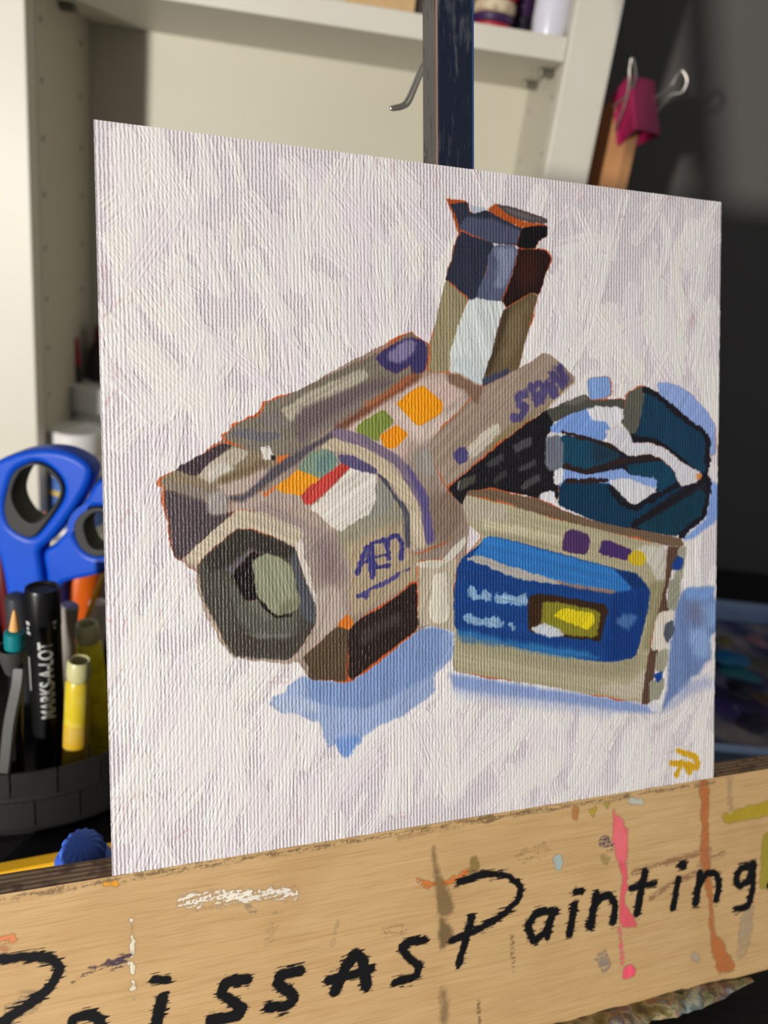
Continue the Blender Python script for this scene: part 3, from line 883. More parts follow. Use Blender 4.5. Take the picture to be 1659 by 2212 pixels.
S((90, 66, 53), zG(1310,350,1392,348,1370,420,1340,480,1300,620,1320,700,1290,860,1250,960,1230,1100,1205,1255,1160,1260,1205,960,1255,740,1300,560), rough=3, halo=2)
S((160, 156, 138), zG(1370,360,1422,345,1415,400,1400,540,1345,530,1370,420), rough=3)
S((26, 63, 142), zG(1338,460,1370,400,1405,425,1392,480,1345,487), rough=2)
S((152, 152, 132), zG(1322,545,1385,525,1382,620,1352,722,1308,695), rough=3)
S((212, 203, 191), zG(1255,730,1345,722,1342,780,1300,800,1290,860,1312,900,1290,942,1213,947), rough=3, h=.12)
S((80, 88, 98), zG(1295,800,1340,780,1352,830,1310,912,1290,860), rough=3)
S((157, 154, 134), zG(1248,960,1312,940,1310,1020,1280,1082,1238,1062), rough=3)
S((150, 150, 130), zG(1208,1130,1292,1110,1290,1160,1260,1232,1208,1240), rough=3)
S((28, 65, 146), zG(1228,1092,1276,1073,1277,1112,1250,1137), rough=2)
S((212, 210, 216), zG(1200,1260,1240,1245,1280,1280,1275,1310,1220,1300), rough=4, h=.15)
# ochre monogram
for p_ in ((250,1700,400,1745,425,1830,340,1850), (192,1802,300,1815,420,1835), (280,1800,235,1905), (310,1830,350,1880)):
    Ln((212, 165, 32), 11, zS(*p_), rough=3, soft=1.6)


def weave_alpha(s):                            # heavy paint fills the weave
    return np.clip(1.18 - s.Hh * 3.2, .25, 1)


# ------------------------------------------------------------------ lettering and stains on the tray board
BX0, BX1, BY0 = -.06, .244, -.0768
pb = Paint(BX0, BY0, BX1, -.0002, 1250, 308, 9)
pb.C[:] = (60, 50, 40)


def W(col, w, pts, **kw): pb.line(pts, w, col, streak=.05, h=.0, **kw)
def V(col, pts, **kw): pb.poly(pts, col, streak=.05, h=.0, **kw)


V((196, 104, 48), zJ(1360,170,1402,170,1395,460,1410,540,1415,700,1422,840,1455,870,1515,990,1440,1012,1408,900,1400,700,1360,520,1370,400), rough=4, alpha=.85, soft=2)
V((182, 158, 26), zJ(1453,322,1560,290,1680,255,1680,312,1560,348,1470,362), rough=4, alpha=.9)
V((168, 154, 44), zJ(1680,385,1632,415,1618,640,1680,645), rough=3, alpha=.9)
W((150, 88, 68), 11, zJ(1075,572,1240,520,1400,478), alpha=.7, dry=.25, soft=2)
W((150, 88, 68), 11, zJ(1148,680,1240,620,1350,572), alpha=.7, dry=.25, soft=2)
W((150, 88, 68), 16, zJ(1360,540,1420,500,1460,490), alpha=.5, dry=.3, soft=3)
W((172, 196, 196), 17, zJ(745,515,752,545), alpha=.9, rough=4)
W((196, 204, 194), 14, zJ(1065,262,1110,265), alpha=.9, rough=4)
W((88, 74, 98), 25, zJ(945, 440, 975, 455), dry=.35, rough=4)
W((214, 118, 52), 9, zJ(140,602,200,628,290,608,350,570), dry=.25, rough=4)
W((210, 130, 80), 30, zJ(600,500,680,480), dry=.45, rough=6, alpha=.5)
V((112, 90, 52), zJ(205,450,225,560,265,640,295,740,240,765,218,700,210,560), rough=4, soft=3, alpha=.75)
V((104, 84, 52), zJ(238,760,295,840,272,880,236,905,230,830), rough=4, soft=3, alpha=.85)
V((138, 116, 58), zJ(370,512,395,500,402,600,362,602), rough=4, alpha=.85, soft=2)
V((196, 124, 60), zJ(810,278,842,290,830,350,808,342), rough=3, alpha=.85)
V((184, 162, 46), zJ(878,302,912,290,900,342), rough=4, alpha=.9)
V((170, 158, 60), zJ(938,272,972,268,962,302), rough=4, alpha=.9)
V((170, 158, 60), zJ(930,495,975,505,960,540,935,530), rough=4, alpha=.6)
W((142, 142, 146), 24, zJ(940,950,945,975), rough=6, alpha=.75, dry=.2)
W((205, 192, 178), 28, zJ(1570,735,1560,820,1545,905), rough=6, alpha=.6, dry=.2, soft=3)
W((205, 192, 178), 10, zJ(1490,170,1495,310), rough=5, alpha=.5, soft=3)
W((205, 192, 178), 9, zJ(1330,930,1350,945), rough=5, alpha=.7, soft=2)
W((120, 92, 60), 9, zJ(548,840,552,1000), dry=.4, alpha=.8)
V((96, 76, 54), zJ(235,1065,270,1090,260,1225,240,1225), rough=5, alpha=.6, soft=4)
W((90, 70, 50), 8, zJ(400,1130,405,1225), dry=.25, alpha=.7)
W((216, 138, 76), 20, zJ(0,830,70,822), dry=.45, alpha=.7, soft=3)
W((214, 140, 58), 26, zJ(60,400,200,370,330,345), dry=.42, alpha=.55, soft=4)
W((120, 100, 52), 14, zJ(405,345,460,340), dry=.2, alpha=.8)
W((216, 130, 84), 20, zI(0,765,45,755), dry=.4); W((216, 130, 84), 12, zI(0,800,20,800), dry=.3)
W((242, 234, 220), 26, zI(775,600,900,582,1100,568,1265,565), dry=.3, rough=5, alpha=.95, ang=.12)
W((242, 234, 220), 15, zI(850,610,950,615,1000,605), dry=.5, rough=5, alpha=.8)
W((222, 212, 186), 8, zI(560,680,562,760,560,840), rough=3); W((222, 212, 186), 12, zI(560,860,565,910), rough=4)
W((222, 212, 186), 9, zI(568,950,562,972), rough=4); W((222, 212, 186), 6, zI(570,1020,571,1022), rough=2)
W((90, 70, 72), 13, zI(300,950,360,905,430,880,545,830), dry=.36, rough=4)
W((76, 62, 76), 17, zI(485,875,520,855), dry=.22, rough=4)
W((228, 154, 36), 9, zI(445,522,492,518), rough=3)
W((150, 146, 140), 40, zI(110,1030,60,1060), dry=.3, alpha=.6, rough=6, soft=4)
W((150, 148, 150), 12, zI(1060,620,1090,640), dry=.35, alpha=.6)
W((235, 205, 160), 7, zI(1455,680,1430,780), dry=.4, alpha=.7)
W((225, 190, 140), 20, zI(1190,660,1160,760), dry=.5, alpha=.5, soft=4)
# dark gap under the canvas, painted as a broken line along the top edge
W((104, 86, 62), 13, zP(0,1946,240,1902,700,1828), dry=.42, alpha=.75, soft=2.5)
W((98, 78, 56), 9, zP(700,1828,1100,1762,1540,1690), dry=.4, alpha=.75, soft=2)
INK = (17, 16, 19)
GI = dict(grain=8., rough=1.3, soft=.9)
for w_, p_ in ((23, (-140,900,-60,850,20,845,120,832,215,845,250,885,215,960,130,1035,20,1105,-80,1160)), (24, (285,1170,305,1105,365,1085,415,1100,430,1150)), (20, (655,937,715,935)), (27, (690,1020,665,1135)),
               (24, (1060,932,970,945,945,1000,1005,1035,1040,1060,1010,1095,900,1112)), (24, (1285,897,1205,915,1190,955,1245,988,1262,1022,1225,1052,1150,1057)),
               (24, (1440,985,1480,890,1530,820,1560,850,1575,965)), (19, (1410,938,1500,915,1595,888))):
    W(INK, w_, zI(*p_), **GI)
for w_, p_ in ((19, (168,868,105,868,68,905,105,945,145,978,130,1022,38,1048)), (15, (318,615,420,578,525,583,585,630,575,690,500,762,400,820,285,868)),
               (17, (372,770,350,850,318,965)), (17, (735,742,655,742,615,800,640,872,695,830,722,745,700,850)), (15, (822,655,850,655)), (17, (818,712,795,840)),
               (17, (912,665,888,800)), (16, (895,735,930,680,970,668,995,710,985,785)), (17, (1122,572,1088,750)), (14, (1062,640,1165,620)), (16, (1278,540,1290,540)),
               (16, (1268,602,1245,722)), (16, (1362,575,1342,705)), (15, (1350,640,1390,575,1430,575,1445,620,1432,690)),
               (14, (1590,535,1535,555,1515,600,1530,635,1570,610,1595,530,1590,640,1570,720,1520,728)), (14, (1660,628,1672,630))):
    W(INK, w_, zJ(*p_), **GI)
V((240, 84, 108), zJ(983,300,1000,325,1052,380,1042,560,1046,640,1032,700,1085,790,1080,808,1020,812,1010,700,1030,600,1000,500,985,400), rough=4, alpha=.9)
V((240, 120, 130), zJ(985,300,1000,325,1050,385,1040,540,1005,520,988,400), rough=5, alpha=.55, soft=3)
W((240, 96, 118), 8, zJ(1012,810,1025,960), dry=.25); V((240, 88, 112), zJ(1028,1035,1036,980,1072,973,1076,1012), rough=4)

# ================================================================== the room
def struct(name, me, m, smooth=None):
    o = link(name, me, m, smooth=smooth); o['kind'] = 'structure'; return o


k = NT('charcoal_wall_paint')
tc = k.n('TexCoord')
n1 = k.n('TexNoise', {'Vector': tc.outputs['Object'], 'Scale': 3.2, 'Detail': 5.})
k.link(k.mix(n1.outputs[0], L4((88, 85, 82)), L4((99, 95, 92))), k.b.inputs['Base Color'])
n2 = k.n('TexNoise', {'Vector': tc.outputs['Object'], 'Scale': 400., 'Detail': 3.})
bp = k.n('Bump', {'Height': n2.outputs[0], 'Distance': .0006, 'Strength': .4}); k.link(bp.outputs[0], k.b.inputs['Normal'])
k.b.inputs['Roughness'].default_value = .75
struct('wall_back', boxmesh((-1.6, YW, -.74), (1.8, YW + .1, 1.7), 0), k.m)
struct('floor', boxmesh((-1.6, -1.8, -.78), (1.8, YW + .1, -.74), 0), mat('grey_floor', (92, 88, 84), .6, nscale=4))

table = empty('table', (0, .3, -.74), 'matt black work table under the easel and the white cabinet', 'table')
link('table_top', boxmesh((-.75, -.18, -.03), (.85, YW - .0005, 0), .002), mat('black_table_top', (22, 21, 22), .5, noise=((34, 32, 32), .5), bump=(300, .0002), nscale=9), table)
for sx in (-.7, .75):
    for sy in (-.13, .56):
        link('leg', boxmesh((sx, sy, -.74), (sx + .05, sy + .05, -.03), .002), black_plastic, table)

# ------------------------------------------------------------------ the easel
ply_face = wood_material('birch_plywood_with_paint', (206, 172, 124), (192, 155, 106), (164, 124, 78), attr=True)
ply_plain = wood_material('birch_plywood', (214, 176, 126), (194, 152, 102), (158, 116, 72))
easel = empty('table_easel', None, 'small table easel with a hand-lettered plywood tray board and navy mast', 'easel', mat=EM)
ply_edge = ply_edge_material()
bm = bmesh.new(); box(bm, (-.062, BY0, -.0125), (.245, -.0004, -.0003), None, .0005)
for f in bm.faces:
    c = f.calc_center_median()
    if c.y > -.0012 or c.y < BY0 + .001: f.material_index = 1
me = tomesh(bm); board = link('tray_board', me, [ply_plain, ply_edge], easel, world=False)
face = link('lettered_face', pb.mesh(-.0002, .0, lambda s: s.A), ply_face, board, world=False)
face['label'] = 'plywood face with black hand lettering and paint stains'
# paint-crusted lip at the foot of the board
lx1 = eplane(1638, 2095, .004)[0]
bm = bmesh.new()
rs = np.random.default_rng(4)
nx = 90; prof_n = 10
prev = None
for i in range(nx):
    x = -.06 + (lx1 + .06) * i / (nx - 1)
    taper = min(1, (nx - 1 - i) / 10 + .25)
    ring = []
    for j in range(prof_n):
        a = 2 * math.pi * j / prof_n
        r = 1 + rs.normal(0, .13)
        ring.append(bm.verts.new((x, BY0 - .0012 + math.sin(a) * .0022 * r * taper, .0006 + math.cos(a) * .0064 * r * taper)))
    if prev:
        for j in range(prof_n): bm.faces.new((prev[j], prev[(j + 1) % prof_n], ring[(j + 1) % prof_n], ring[j]))
    else: bm.faces.new(ring)
    prev = ring
bm.faces.new(prev)
lip = link('crusted_lip', tomesh(bm), crust_material(), easel, world=False, smooth=60)
lip['label'] = 'lower lip crusted with dried paint'
# square mast
mx0 = eplane(945, 200, -.0042)[0]; mx1 = eplane(1023, 200, -.0042)[0]
navy = smear_material('navy_front_scuffed', (16, 25, 44), (62, 64, 72), .015, .38, .0, (150, 138, 138))  # navy for every face but the grey left one
alum = smear_material('aluminium_smeared', (98, 95, 90), (74, 69, 64), .03, .4, .3, (226, 220, 212))
bm = bmesh.new(); box(bm, (mx0, -.072, -.0042 - .0125), (mx1, .34, -.0042), None, .0007)
for f in bm.faces:
    if f.normal.x < -.5 or f.calc_center_median().x < mx0 + .0004: f.material_index = 1
me = tomesh(bm)
mast = link('mast', me, [navy, alum], easel, world=False)
edge = link('copper_edge', boxmesh((mx0 - .0001, -.0, -.0051), (mx0 + .0002, .34, -.0043), 0), mat('bare_copper_edge', (170, 136, 120), .4, .4), mast, world=False)
link('blue_highlight', boxmesh((mx1 - .0005, -.0, -.0049), (mx1 + .0001, .34, -.00405), .0002), mat('blue_highlight_edge', (34, 66, 112), .35), mast, world=False)  # thin blue strip standing in for the highlight on the right edge
_f = EM @ Vector(((mx0 + mx1) / 2, -.070, -.010))
link('foot', boxmesh((_f.x - .05, _f.y + .004, .0004), (_f.x + .05, _f.y + .11, .0075), .001), black_plastic, easel)

# ------------------------------------------------------------------ the canvas panel
canvas = empty('canvas_panel', None, 'square oil painting of grey toy parts and a blue cassette on the easel', 'painting', mat=EM)
edge_m = mat('canvas_edge_toned', (214, 190, 184), .6, noise=((204, 140, 110), .6), nscale=300)
link('panel', boxmesh((0, .0, -.0034), (CW, CH, -.0002), .0004), edge_m, canvas, world=False)
link('painted_canvas', pa.mesh(.0, .0011, weave_alpha), canvas_material(), canvas, world=False)

# ------------------------------------------------------------------ the cabinet
cab = empty('wall_cabinet', ((XL + XR) / 2, (YF + YB) / 2, 0), 'white open-fronted cabinet with a shelf behind the canvas', 'cabinet')
CT = .62
shz0, shz1 = TABLE + .0957, TABLE + .1085
XLO = XL - .03


def cpart(name, lo, hi, bev=.0006, label=None):
    o = link(name, boxmesh(lo, hi, bev), white_paint, cab)
    if label: o['label'] = label
    return o


k = NT('drilled_side_lacquer')                  # two columns of peg holes, 32 mm apart
tc = k.n('TexCoord'); sx = k.n('SeparateXYZ', {0: tc.outputs['Object']})
zc = k.math('SUBTRACT', k.math('PINGPONG', k.math('SUBTRACT', sx.outputs[2], .050), .016), .0)
msk = None
for Yh in (YF + .022, YB - .019):
    dy = k.math('SUBTRACT', sx.outputs[1], Yh - (YF + YB) / 2)
    dd = k.math('SQRT', k.math('ADD', k.math('POWER', dy, 2.), k.math('POWER', zc, 2.)))
    h_ = k.n('MapRange', {0: dd, 1: .0016, 2: .0020, 3: 1., 4: 0.}).outputs[0]
    msk = h_ if msk is None else k.math('MAXIMUM', msk, h_)
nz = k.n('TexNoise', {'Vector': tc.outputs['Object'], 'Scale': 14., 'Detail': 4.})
k.link(k.mix(msk, k.mix(nz.outputs[0], L4((196, 191, 177)), L4((189, 183, 167))), L4((84, 78, 70))), k.b.inputs['Base Color'])  # side white dulled as well, to stand in for weaker light inside
k.b.inputs['Roughness'].default_value = .45
drilled = k.m
inner_white = mat('inner_panel_dimmed_white', (196, 191, 173), .5, noise=((189, 184, 164), .5), nscale=10)  # duller than the stile white: the dimmer light inside is put into the colour


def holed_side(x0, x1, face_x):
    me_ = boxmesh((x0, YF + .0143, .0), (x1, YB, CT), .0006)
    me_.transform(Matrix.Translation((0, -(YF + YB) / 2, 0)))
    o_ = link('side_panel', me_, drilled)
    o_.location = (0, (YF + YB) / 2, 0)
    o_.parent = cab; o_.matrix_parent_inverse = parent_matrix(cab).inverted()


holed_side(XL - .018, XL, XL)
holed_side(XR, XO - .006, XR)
cpart('stile', (XLO - .03, YF, 0), (XL, YF + .014, CT), .0012)
cpart('stile', (XR - .0005, YF, 0), (XO, YF + .014, CT), .0012)
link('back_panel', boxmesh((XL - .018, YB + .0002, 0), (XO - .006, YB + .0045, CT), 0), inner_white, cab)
cpart('shelf', (XL + .0004, YF + .002, shz0), (XR - .0008, YB - .0004, shz1), .0008)
cpart('bottom_panel', (XL + .0002, YF + .002, .0), (XR - .0006, YB - .0002, .013), .0006)
cpart('top_panel', (XLO - .03, YF, CT + .0003), (XO, YB + .005, CT + .018), .0008)
pegm = mat('nickel_peg', (128, 124, 112), .3, .9)
for (x, y, sg) in ((1178, 147, -1), (1084, 178, -1), (196, 27, 1)):
    q = onZ(x, y, shz0 - .003)
    xx = XR if sg < 0 else XL
    yy = min(max(q.y, YF + .03), YB - .018)
    bmp = bmesh.new()
    box(bmp, (min(xx, xx + sg * .009), yy - .0035, shz0 - .0045), (max(xx, xx + sg * .009), yy + .0035, shz0 - .0003), None, .0008)
    o = link('shelf_peg', tomesh(bmp), pegm, cab); o['label'] = 'nickel shelf peg'

# things on the upper shelf
q = onY(912, 10, YF + .02)
q0 = onY(790, 0, YF + .02)
kraft = mat('kraft_card', (196, 164, 118), .8, noise=((182, 148, 104), .5), nscale=200)
bx = empty('cardboard_box', (q0.x, YF + .05, shz1), 'tan cardboard box on the upper shelf left of the mast', 'box')
link('carton', boxmesh((q0.x - .012, YF + .018, shz1 + .0003), (q.x - .004, YF + .085, shz1 + .05), .0006), kraft, bx)
link('dark_end', boxmesh((q.x - .004, YF + .022, shz1 + .0004), (q.x + .0005, YF + .083, shz1 + .046), .0005), mat('dark_card', (58, 48, 44), .7), bx)


def bottle(name, label, cx_, cy_, z0, r, bands, cat='bottle', group=None, shoulder=None):
    """bands: (part name, height0, height1, radius factor, material)"""
    e = empty(name, (cx_, cy_, z0), label, cat, group)
    for (pn, h0, h1, rf, m) in bands:
        b = min(.0012, (h1 - h0) * .2)
        if isinstance(rf, (list, tuple)): pr = [(r * f, h0 + (h1 - h0) * i / (len(rf) - 1)) for i, f in enumerate(rf)]
        else: pr = [(r * rf - b, h0), (r * rf, h0 + b), (r * rf, h1 - b), (r * rf - b, h1)]
        link(pn, lathe(pr, (cx_, cy_, z0)), m, e, smooth=40)
    return e


def shelf_bottle(px0, px1, pyb, y, **kw):
    a, b = onY(px0, pyb, y), onY(px1, pyb, y)
    return (a.x + b.x) / 2, (b.x - a.x) / 2


red = mat('red_plastic', (176, 24, 30), .35); purple_d = mat('dark_purple_label', (58, 30, 74), .4)
cream = mat('cream_label', (206, 190, 160), .6, noise=((150, 110, 80), .6), nscale=220)
rose = mat('rose_base', (170, 40, 48), .4); navyp = mat('dark_navy_plastic', (34, 30, 44), .4)
sx, sr = shelf_bottle(1022, 1112, 30, YF + .022)
bottle('paint_bottle', 'red paint bottle with cream and purple bands on the upper shelf beside the mast', sx, YF + .022 + 0, shz1 + .0003, sr,
       [('base', 0, .0035, 1.0, rose), ('lower_band', .0036, .0085, 1.01, purple_d), ('label', .0086, .0155, 1.01, cream), ('body', .0156, .05, 1., red), ('cap', .0502, .064, .55, red)])
sx, sr = shelf_bottle(1108, 1152, 30, YF + .034)
bottle('paint_bottle', 'narrow dark purple bottle between the red and white bottles on the shelf', sx, YF + .036, shz1 + .0003, sr * 1.05,
       [('body', 0, .045, 1., navyp), ('label', .012, .03, 1.012, purple_d), ('cap', .0452, .058, .6, navyp)])
sx, sr = shelf_bottle(1152, 1232, 40, YF + .016)
bottle('spool_bottle', 'pearly white bottle at the right end of the upper shelf', sx, YF + .018, shz1 + .0003, sr,
       [('body', 0, .052, [.9, 1.0, 1.0, 1.0, 1.0, .99, .97], mat('pearl_white', (214, 214, 226), .22, coat=.5)), ('cap', .0522, .066, .6, white_paint)])

# white bottles standing in the bottom of the cabinet
wp = mat('white_bottle_plastic', (222, 220, 218), .35)
blue_label = mat('blue_bottle_label', (62, 98, 170), .4, noise=((96, 130, 190), .6), nscale=260)
yel_band = mat('yellow_band', (212, 178, 60), .5)


def white_bottle(px0, px1, py_top, Y, label, lab=True):
    a, b = onY(px0, py_top, Y), onY(px1, py_top, Y)
    r = (b.x - a.x) / 2; cxx = (a.x + b.x) / 2
    zt = a.z
    z0 = .0134; H = zt - z0
    e = empty('white_bottle', (cxx, Y, z0), label, 'bottle', None)
    lr = r
    link('bottle_body', lathe([(r * 1.02, 0), (r * 1.06, .002), (r * 1.06, H * .66), (r * .98, H * .73), (r * .86, H * .77), (r * .84, H * .80)], (cxx, Y, z0)), wp, e, smooth=40)
    if lab:
        lb = link('label', lathe([(r * 1.07, 0), (r * 1.07, H * .50)], (cxx, Y, z0 + H * .08), closed=False), blue_label, e, smooth=40)
        link('yellow_stripe', lathe([(r * 1.08, 0), (r * 1.08, H * .045)], (cxx, Y, z0 + H * .40), closed=False), yel_band, lb, smooth=40)
    link('lid', lathe([(lr * .97, H * .802), (lr, H * .81), (lr, H * .985), (lr * .95, H), (lr * .6, H * .998)], (cxx, Y, z0), seg=64), wp, e, smooth=30)


white_bottle(106, 222, 918, YF + .030, 'white bottle with a blue label, the lower one behind the scissors')
white_bottle(152, 262, 822, YF + .078, 'taller white bottle at the back of the cabinet by the canvas edge', lab=False)
# dark tube with a red stick behind them
a = onY(198, 742, YB - .02)
dk = empty('spray_can', (a.x + .010, YB - .018, .0134), 'dark spray can with a dull red top against the cabinet back', 'can')
link('can_body', lathe([(.0125, 0), (.013, .002), (.013, a.z - .0134 - .006), (.010, a.z - .0134)], (a.x + .010, YB - .0165, .0134)), mat('dark_can', (52, 44, 46), .5), dk, smooth=40)
link('can_top', lathe([(.0085, 0), (.009, .002), (.0085, .012), (.006, .014)], (a.x + .010, YB - .0165, a.z + .0003)), mat('dull_red', (110, 34, 36), .5), dk, smooth=40)
a0, a1 = onY(162, 730, YB - .035), onY(168, 790, YB - .035)
stick = empty('paint_stick', (a1.x, YB - .035, .0134), 'thin red-topped stick standing in the cabinet beside the spray can', 'stick')
dz = (a0.z - a1.z)
link('red_end', sweep([a1, a0], .0024), mat('deep_red', (150, 16, 18), .4), stick)
link('dark_shaft', sweep([Vector((a1.x + (a1.x - a0.x) * (a1.z - .0136) / dz, a1.y, .0136)), a1 - Vector((0, 0, .0002))], .0021), mat('dark_shaft', (50, 44, 42), .6), stick)

# ------------------------------------------------------------------ plywood offcut and its binder clip
YP = YF + .010
pr = onY(1357, 282, YP)                       # right front edge
th = math.radians(65)
d1 = Vector((-math.cos(th), math.sin(th), 0))  # along the face, away to the left
d2 = Vector((math.sin(th), math.cos(th), 0))   # through the thickness
zt = onY(1357, 186, YP).z
PT = .0085
off_m = wood_material('pine_offcut', (214, 160, 112), (202, 146, 98), (186, 128, 84), scale=.6)
PM = Matrix(((d1.x, d2.x, 0, pr.x), (d1.y, d2.y, 0, pr.y), (0, 0, 1, 0), (0, 0, 0, 1)))
bm = bmesh.new()
prof = [(0, .0002), (.046, .0002), (.046, zt - .035), (.034, zt - .016), (.018, zt - .002), (.004, zt), (0, zt - .003)]
vs = [bm.verts.new((p[0], 0, p[1])) for p in prof]; f = bm.faces.new(vs)
g = bmesh.ops.extrude_face_region(bm, geom=[f])
for v in g['geom']:
    if isinstance(v, bmesh.types.BMVert): v.co.y += PT
me = tomesh(bm); me.transform(PM)
tag(link('plywood_offcut', me, off_m), 'bare wooden board standing right of the white cabinet', 'board')

pink = mat('pink_clip_enamel', (178, 34, 92), .35, coat=.3)
clip = empty('binder_clip', onY(1380, 230, YP), 'magenta binder clip biting the edge of the wooden board', 'clip')


def cp(x, y, dy=0.): return onY(x, y, YP + dy)


# body of sheet metal, tilted on the board edge: spine facing us on the right, two leaves closing on the board
SP, SW, LC, jaw, phi = .006, .0205, .033, .012, math.radians(26)
P0 = Vector((pr.x, pr.y, cp(1369, 236).z))
J = d1 * math.cos(phi) - Vector((0, 0, 1)) * math.sin(phi)
LD = Vector((0, 0, 1)) * math.cos(phi) + d1 * math.sin(phi)
loc = lambda u, v, s_: P0 + J * u + d2 * v + LD * s_
vm = PT / 2
sp0, sp1 = vm - SW / 2, vm + SW / 2
prof2 = [(jaw, -.0010), (-SP + .0012, sp0), (-SP, sp0 + .001), (-SP, sp1 - .001), (-SP + .0012, sp1), (jaw, PT + .0010)]
bmc = bmesh.new()
rows = [[bmc.verts.new(loc(u, v, z)) for u, v in prof2] for z in (-LC / 2, LC / 2)]
for i in range(len(prof2) - 1):
    bmc.faces.new((rows[0][i], rows[0][i + 1], rows[1][i + 1], rows[1][i]))
bmesh.ops.recalc_face_normals(bmc, faces=bmc.faces)
me = bpy.data.meshes.new('clip'); bmc.to_mesh(me); bmc.free()
body = link('clip_body', me, pink, clip)
md = body.modifiers.new('thick', 'SOLIDIFY'); md.thickness = .0007; md.offset = 0
for v in (-.0016, PT + .0016):                  # rolled jaw ends
    for (za, zb) in ((-.5, -.24), (-.12, .12), (.24, .5)):
        link('rolled_end', sweep([loc(jaw, v, za * LC), loc(jaw, v, zb * LC)], .0013, 12), pink, body, smooth=50)


def wire(pts, r=.0008, name='handle'):
    return link(name, sweep(catmull(pts, 8), r, 10), steel, clip, smooth=80)


fl = loc(jaw - .001, -.0035, 0).y - YP          # depth of the front jaw
wire([loc(jaw, -.0016, -LC * .23), loc(jaw - .001, -.0040, -LC * .21), cp(1350, 225, fl - .010), cp(1359, 178, fl - .014), cp(1360, 150, fl - .015), cp(1365, 126, fl - .016),
      cp(1372, 148, fl - .015), cp(1371, 174, fl - .013), cp(1356, 205, fl - .008), loc(jaw - .001, -.0040, LC * .21), loc(jaw, -.0016, LC * .23)])
bl = loc(-SP, sp1, 0).y - YP
wire([cp(1396, 262, bl + .010), cp(1411, 250, bl + .008), cp(1430, 228, bl + .006), cp(1451, 205, bl + .004), cp(1473, 199, bl + .002), cp(1484, 174, bl + .001), cp(1474, 153, bl + .002), cp(1463, 163, bl + .004),
      cp(1449, 185, bl + .006), cp(1430, 200, bl + .007), cp(1411, 215, bl + .008), cp(1396, 226, bl + .010)])

# second clip: only its wire handle shows, on the back of the mast
mclip = empty('mast_clip', EM @ Vector((mx0, .28, -.017)), 'steel binder clip on the back of the mast, its wire loop sticking out left', 'clip')
mp = lambda x, y, z=-.032: (lambda e: EM @ Vector((e[0], e[1], z)))(eplane(x, y, z))
bm = bmesh.new(); box(bm, (mx0 + .0085, .228, -.028), (mx1 - .001, .243, -.0172), EM, .001)
link('clip_body', tomesh(bm), mat('black_clip', (24, 24, 26), .4), mclip)
link('handle', sweep(catmull([mp(935, 120), mp(912, 140), mp(895, 178), mp(880, 212), mp(868, 226), mp(846, 232), mp(848, 236), mp(868, 233), mp(884, 222), mp(900, 186), mp(916, 150), mp(937, 126)], 8), .0006, 8), steel, mclip, smooth=80)

# ------------------------------------------------------------------ the pen caddy and what stands in it
BCX, BCY, BR, BH = None, None, .072, None
c0 = P(78, 1500, .376); BCX, BCY = c0.x, c0.y
frontY = BCY - BR
BH = onY(78, 1702, frontY + .002).z
caddy = empty('pen_caddy', (BCX, BCY, 0), 'black rubber pen caddy with a tread-patterned wall left of the canvas', 'pen holder')
rubber = mat('black_rubber', (23, 23, 22), .6, noise=((30, 29, 28), .5), bump=(700, .0001))


def bucket_mesh():
    bm_ = bmesh.new()
    seg = 120
    prof_ = [(BR - .006, .0), (BR - .001, .002), (BR, .006), (BR, BH - .004), (BR - .0012, BH), (BR - .0035, BH), (BR - .0045, BH - .004), (BR - .0045, .004)]
    rg = []
    for r_, h_ in prof_:
        rg.append([bm_.verts.new((BCX + r_ * math.cos(2 * math.pi * i / seg), BCY + r_ * math.sin(2 * math.pi * i / seg), h_ + .0002)) for i in range(seg)])
    for k_ in range(len(rg) - 1):
        for i in range(seg): bm_.faces.new((rg[k_][i], rg[k_][(i + 1) % seg], rg[k_ + 1][(i + 1) % seg], rg[k_ + 1][i]))
    bm_.faces.new(list(reversed(rg[0]))); bm_.faces.new(rg[-1])
    # raised tread blocks in two staggered rows
    for row, (h0, h1) in enumerate(((.0065, .0195), (.0215, .034))):
        nb = 26
        for i in range(nb):
            a0_ = 2 * math.pi * (i + .5 * row) / nb; a1_ = a0_ + 2 * math.pi / nb * .955
            A_ = []
            for r_ in (BR - .0006, BR + .0005):
                for hh in (h0, h1):
                    for j in range(4):
                        a_ = a0_ + (a1_ - a0_) * j / 3
                        A_.append(bm_.verts.new((BCX + r_ * math.cos(a_), BCY + r_ * math.sin(a_), hh)))
            I = lambda r_, h_, j: A_[r_ * 8 + h_ * 4 + j]
            for j in range(3):
                bm_.faces.new((I(1, 0, j), I(1, 0, j + 1), I(1, 1, j + 1), I(1, 1, j)))
                bm_.faces.new((I(1, 1, j), I(1, 1, j + 1), I(0, 1, j + 1), I(0, 1, j)))
                bm_.faces.new((I(1, 0, j + 1), I(1, 0, j), I(0, 0, j), I(0, 0, j + 1)))
            bm_.faces.new((I(1, 0, 0), I(1, 1, 0), I(0, 1, 0), I(0, 0, 0)))
            bm_.faces.new((I(1, 1, 3), I(1, 0, 3), I(0, 0, 3), I(0, 1, 3)))
    return tomesh(bm_)


link('tub', bucket_mesh(), rubber, caddy, smooth=35)
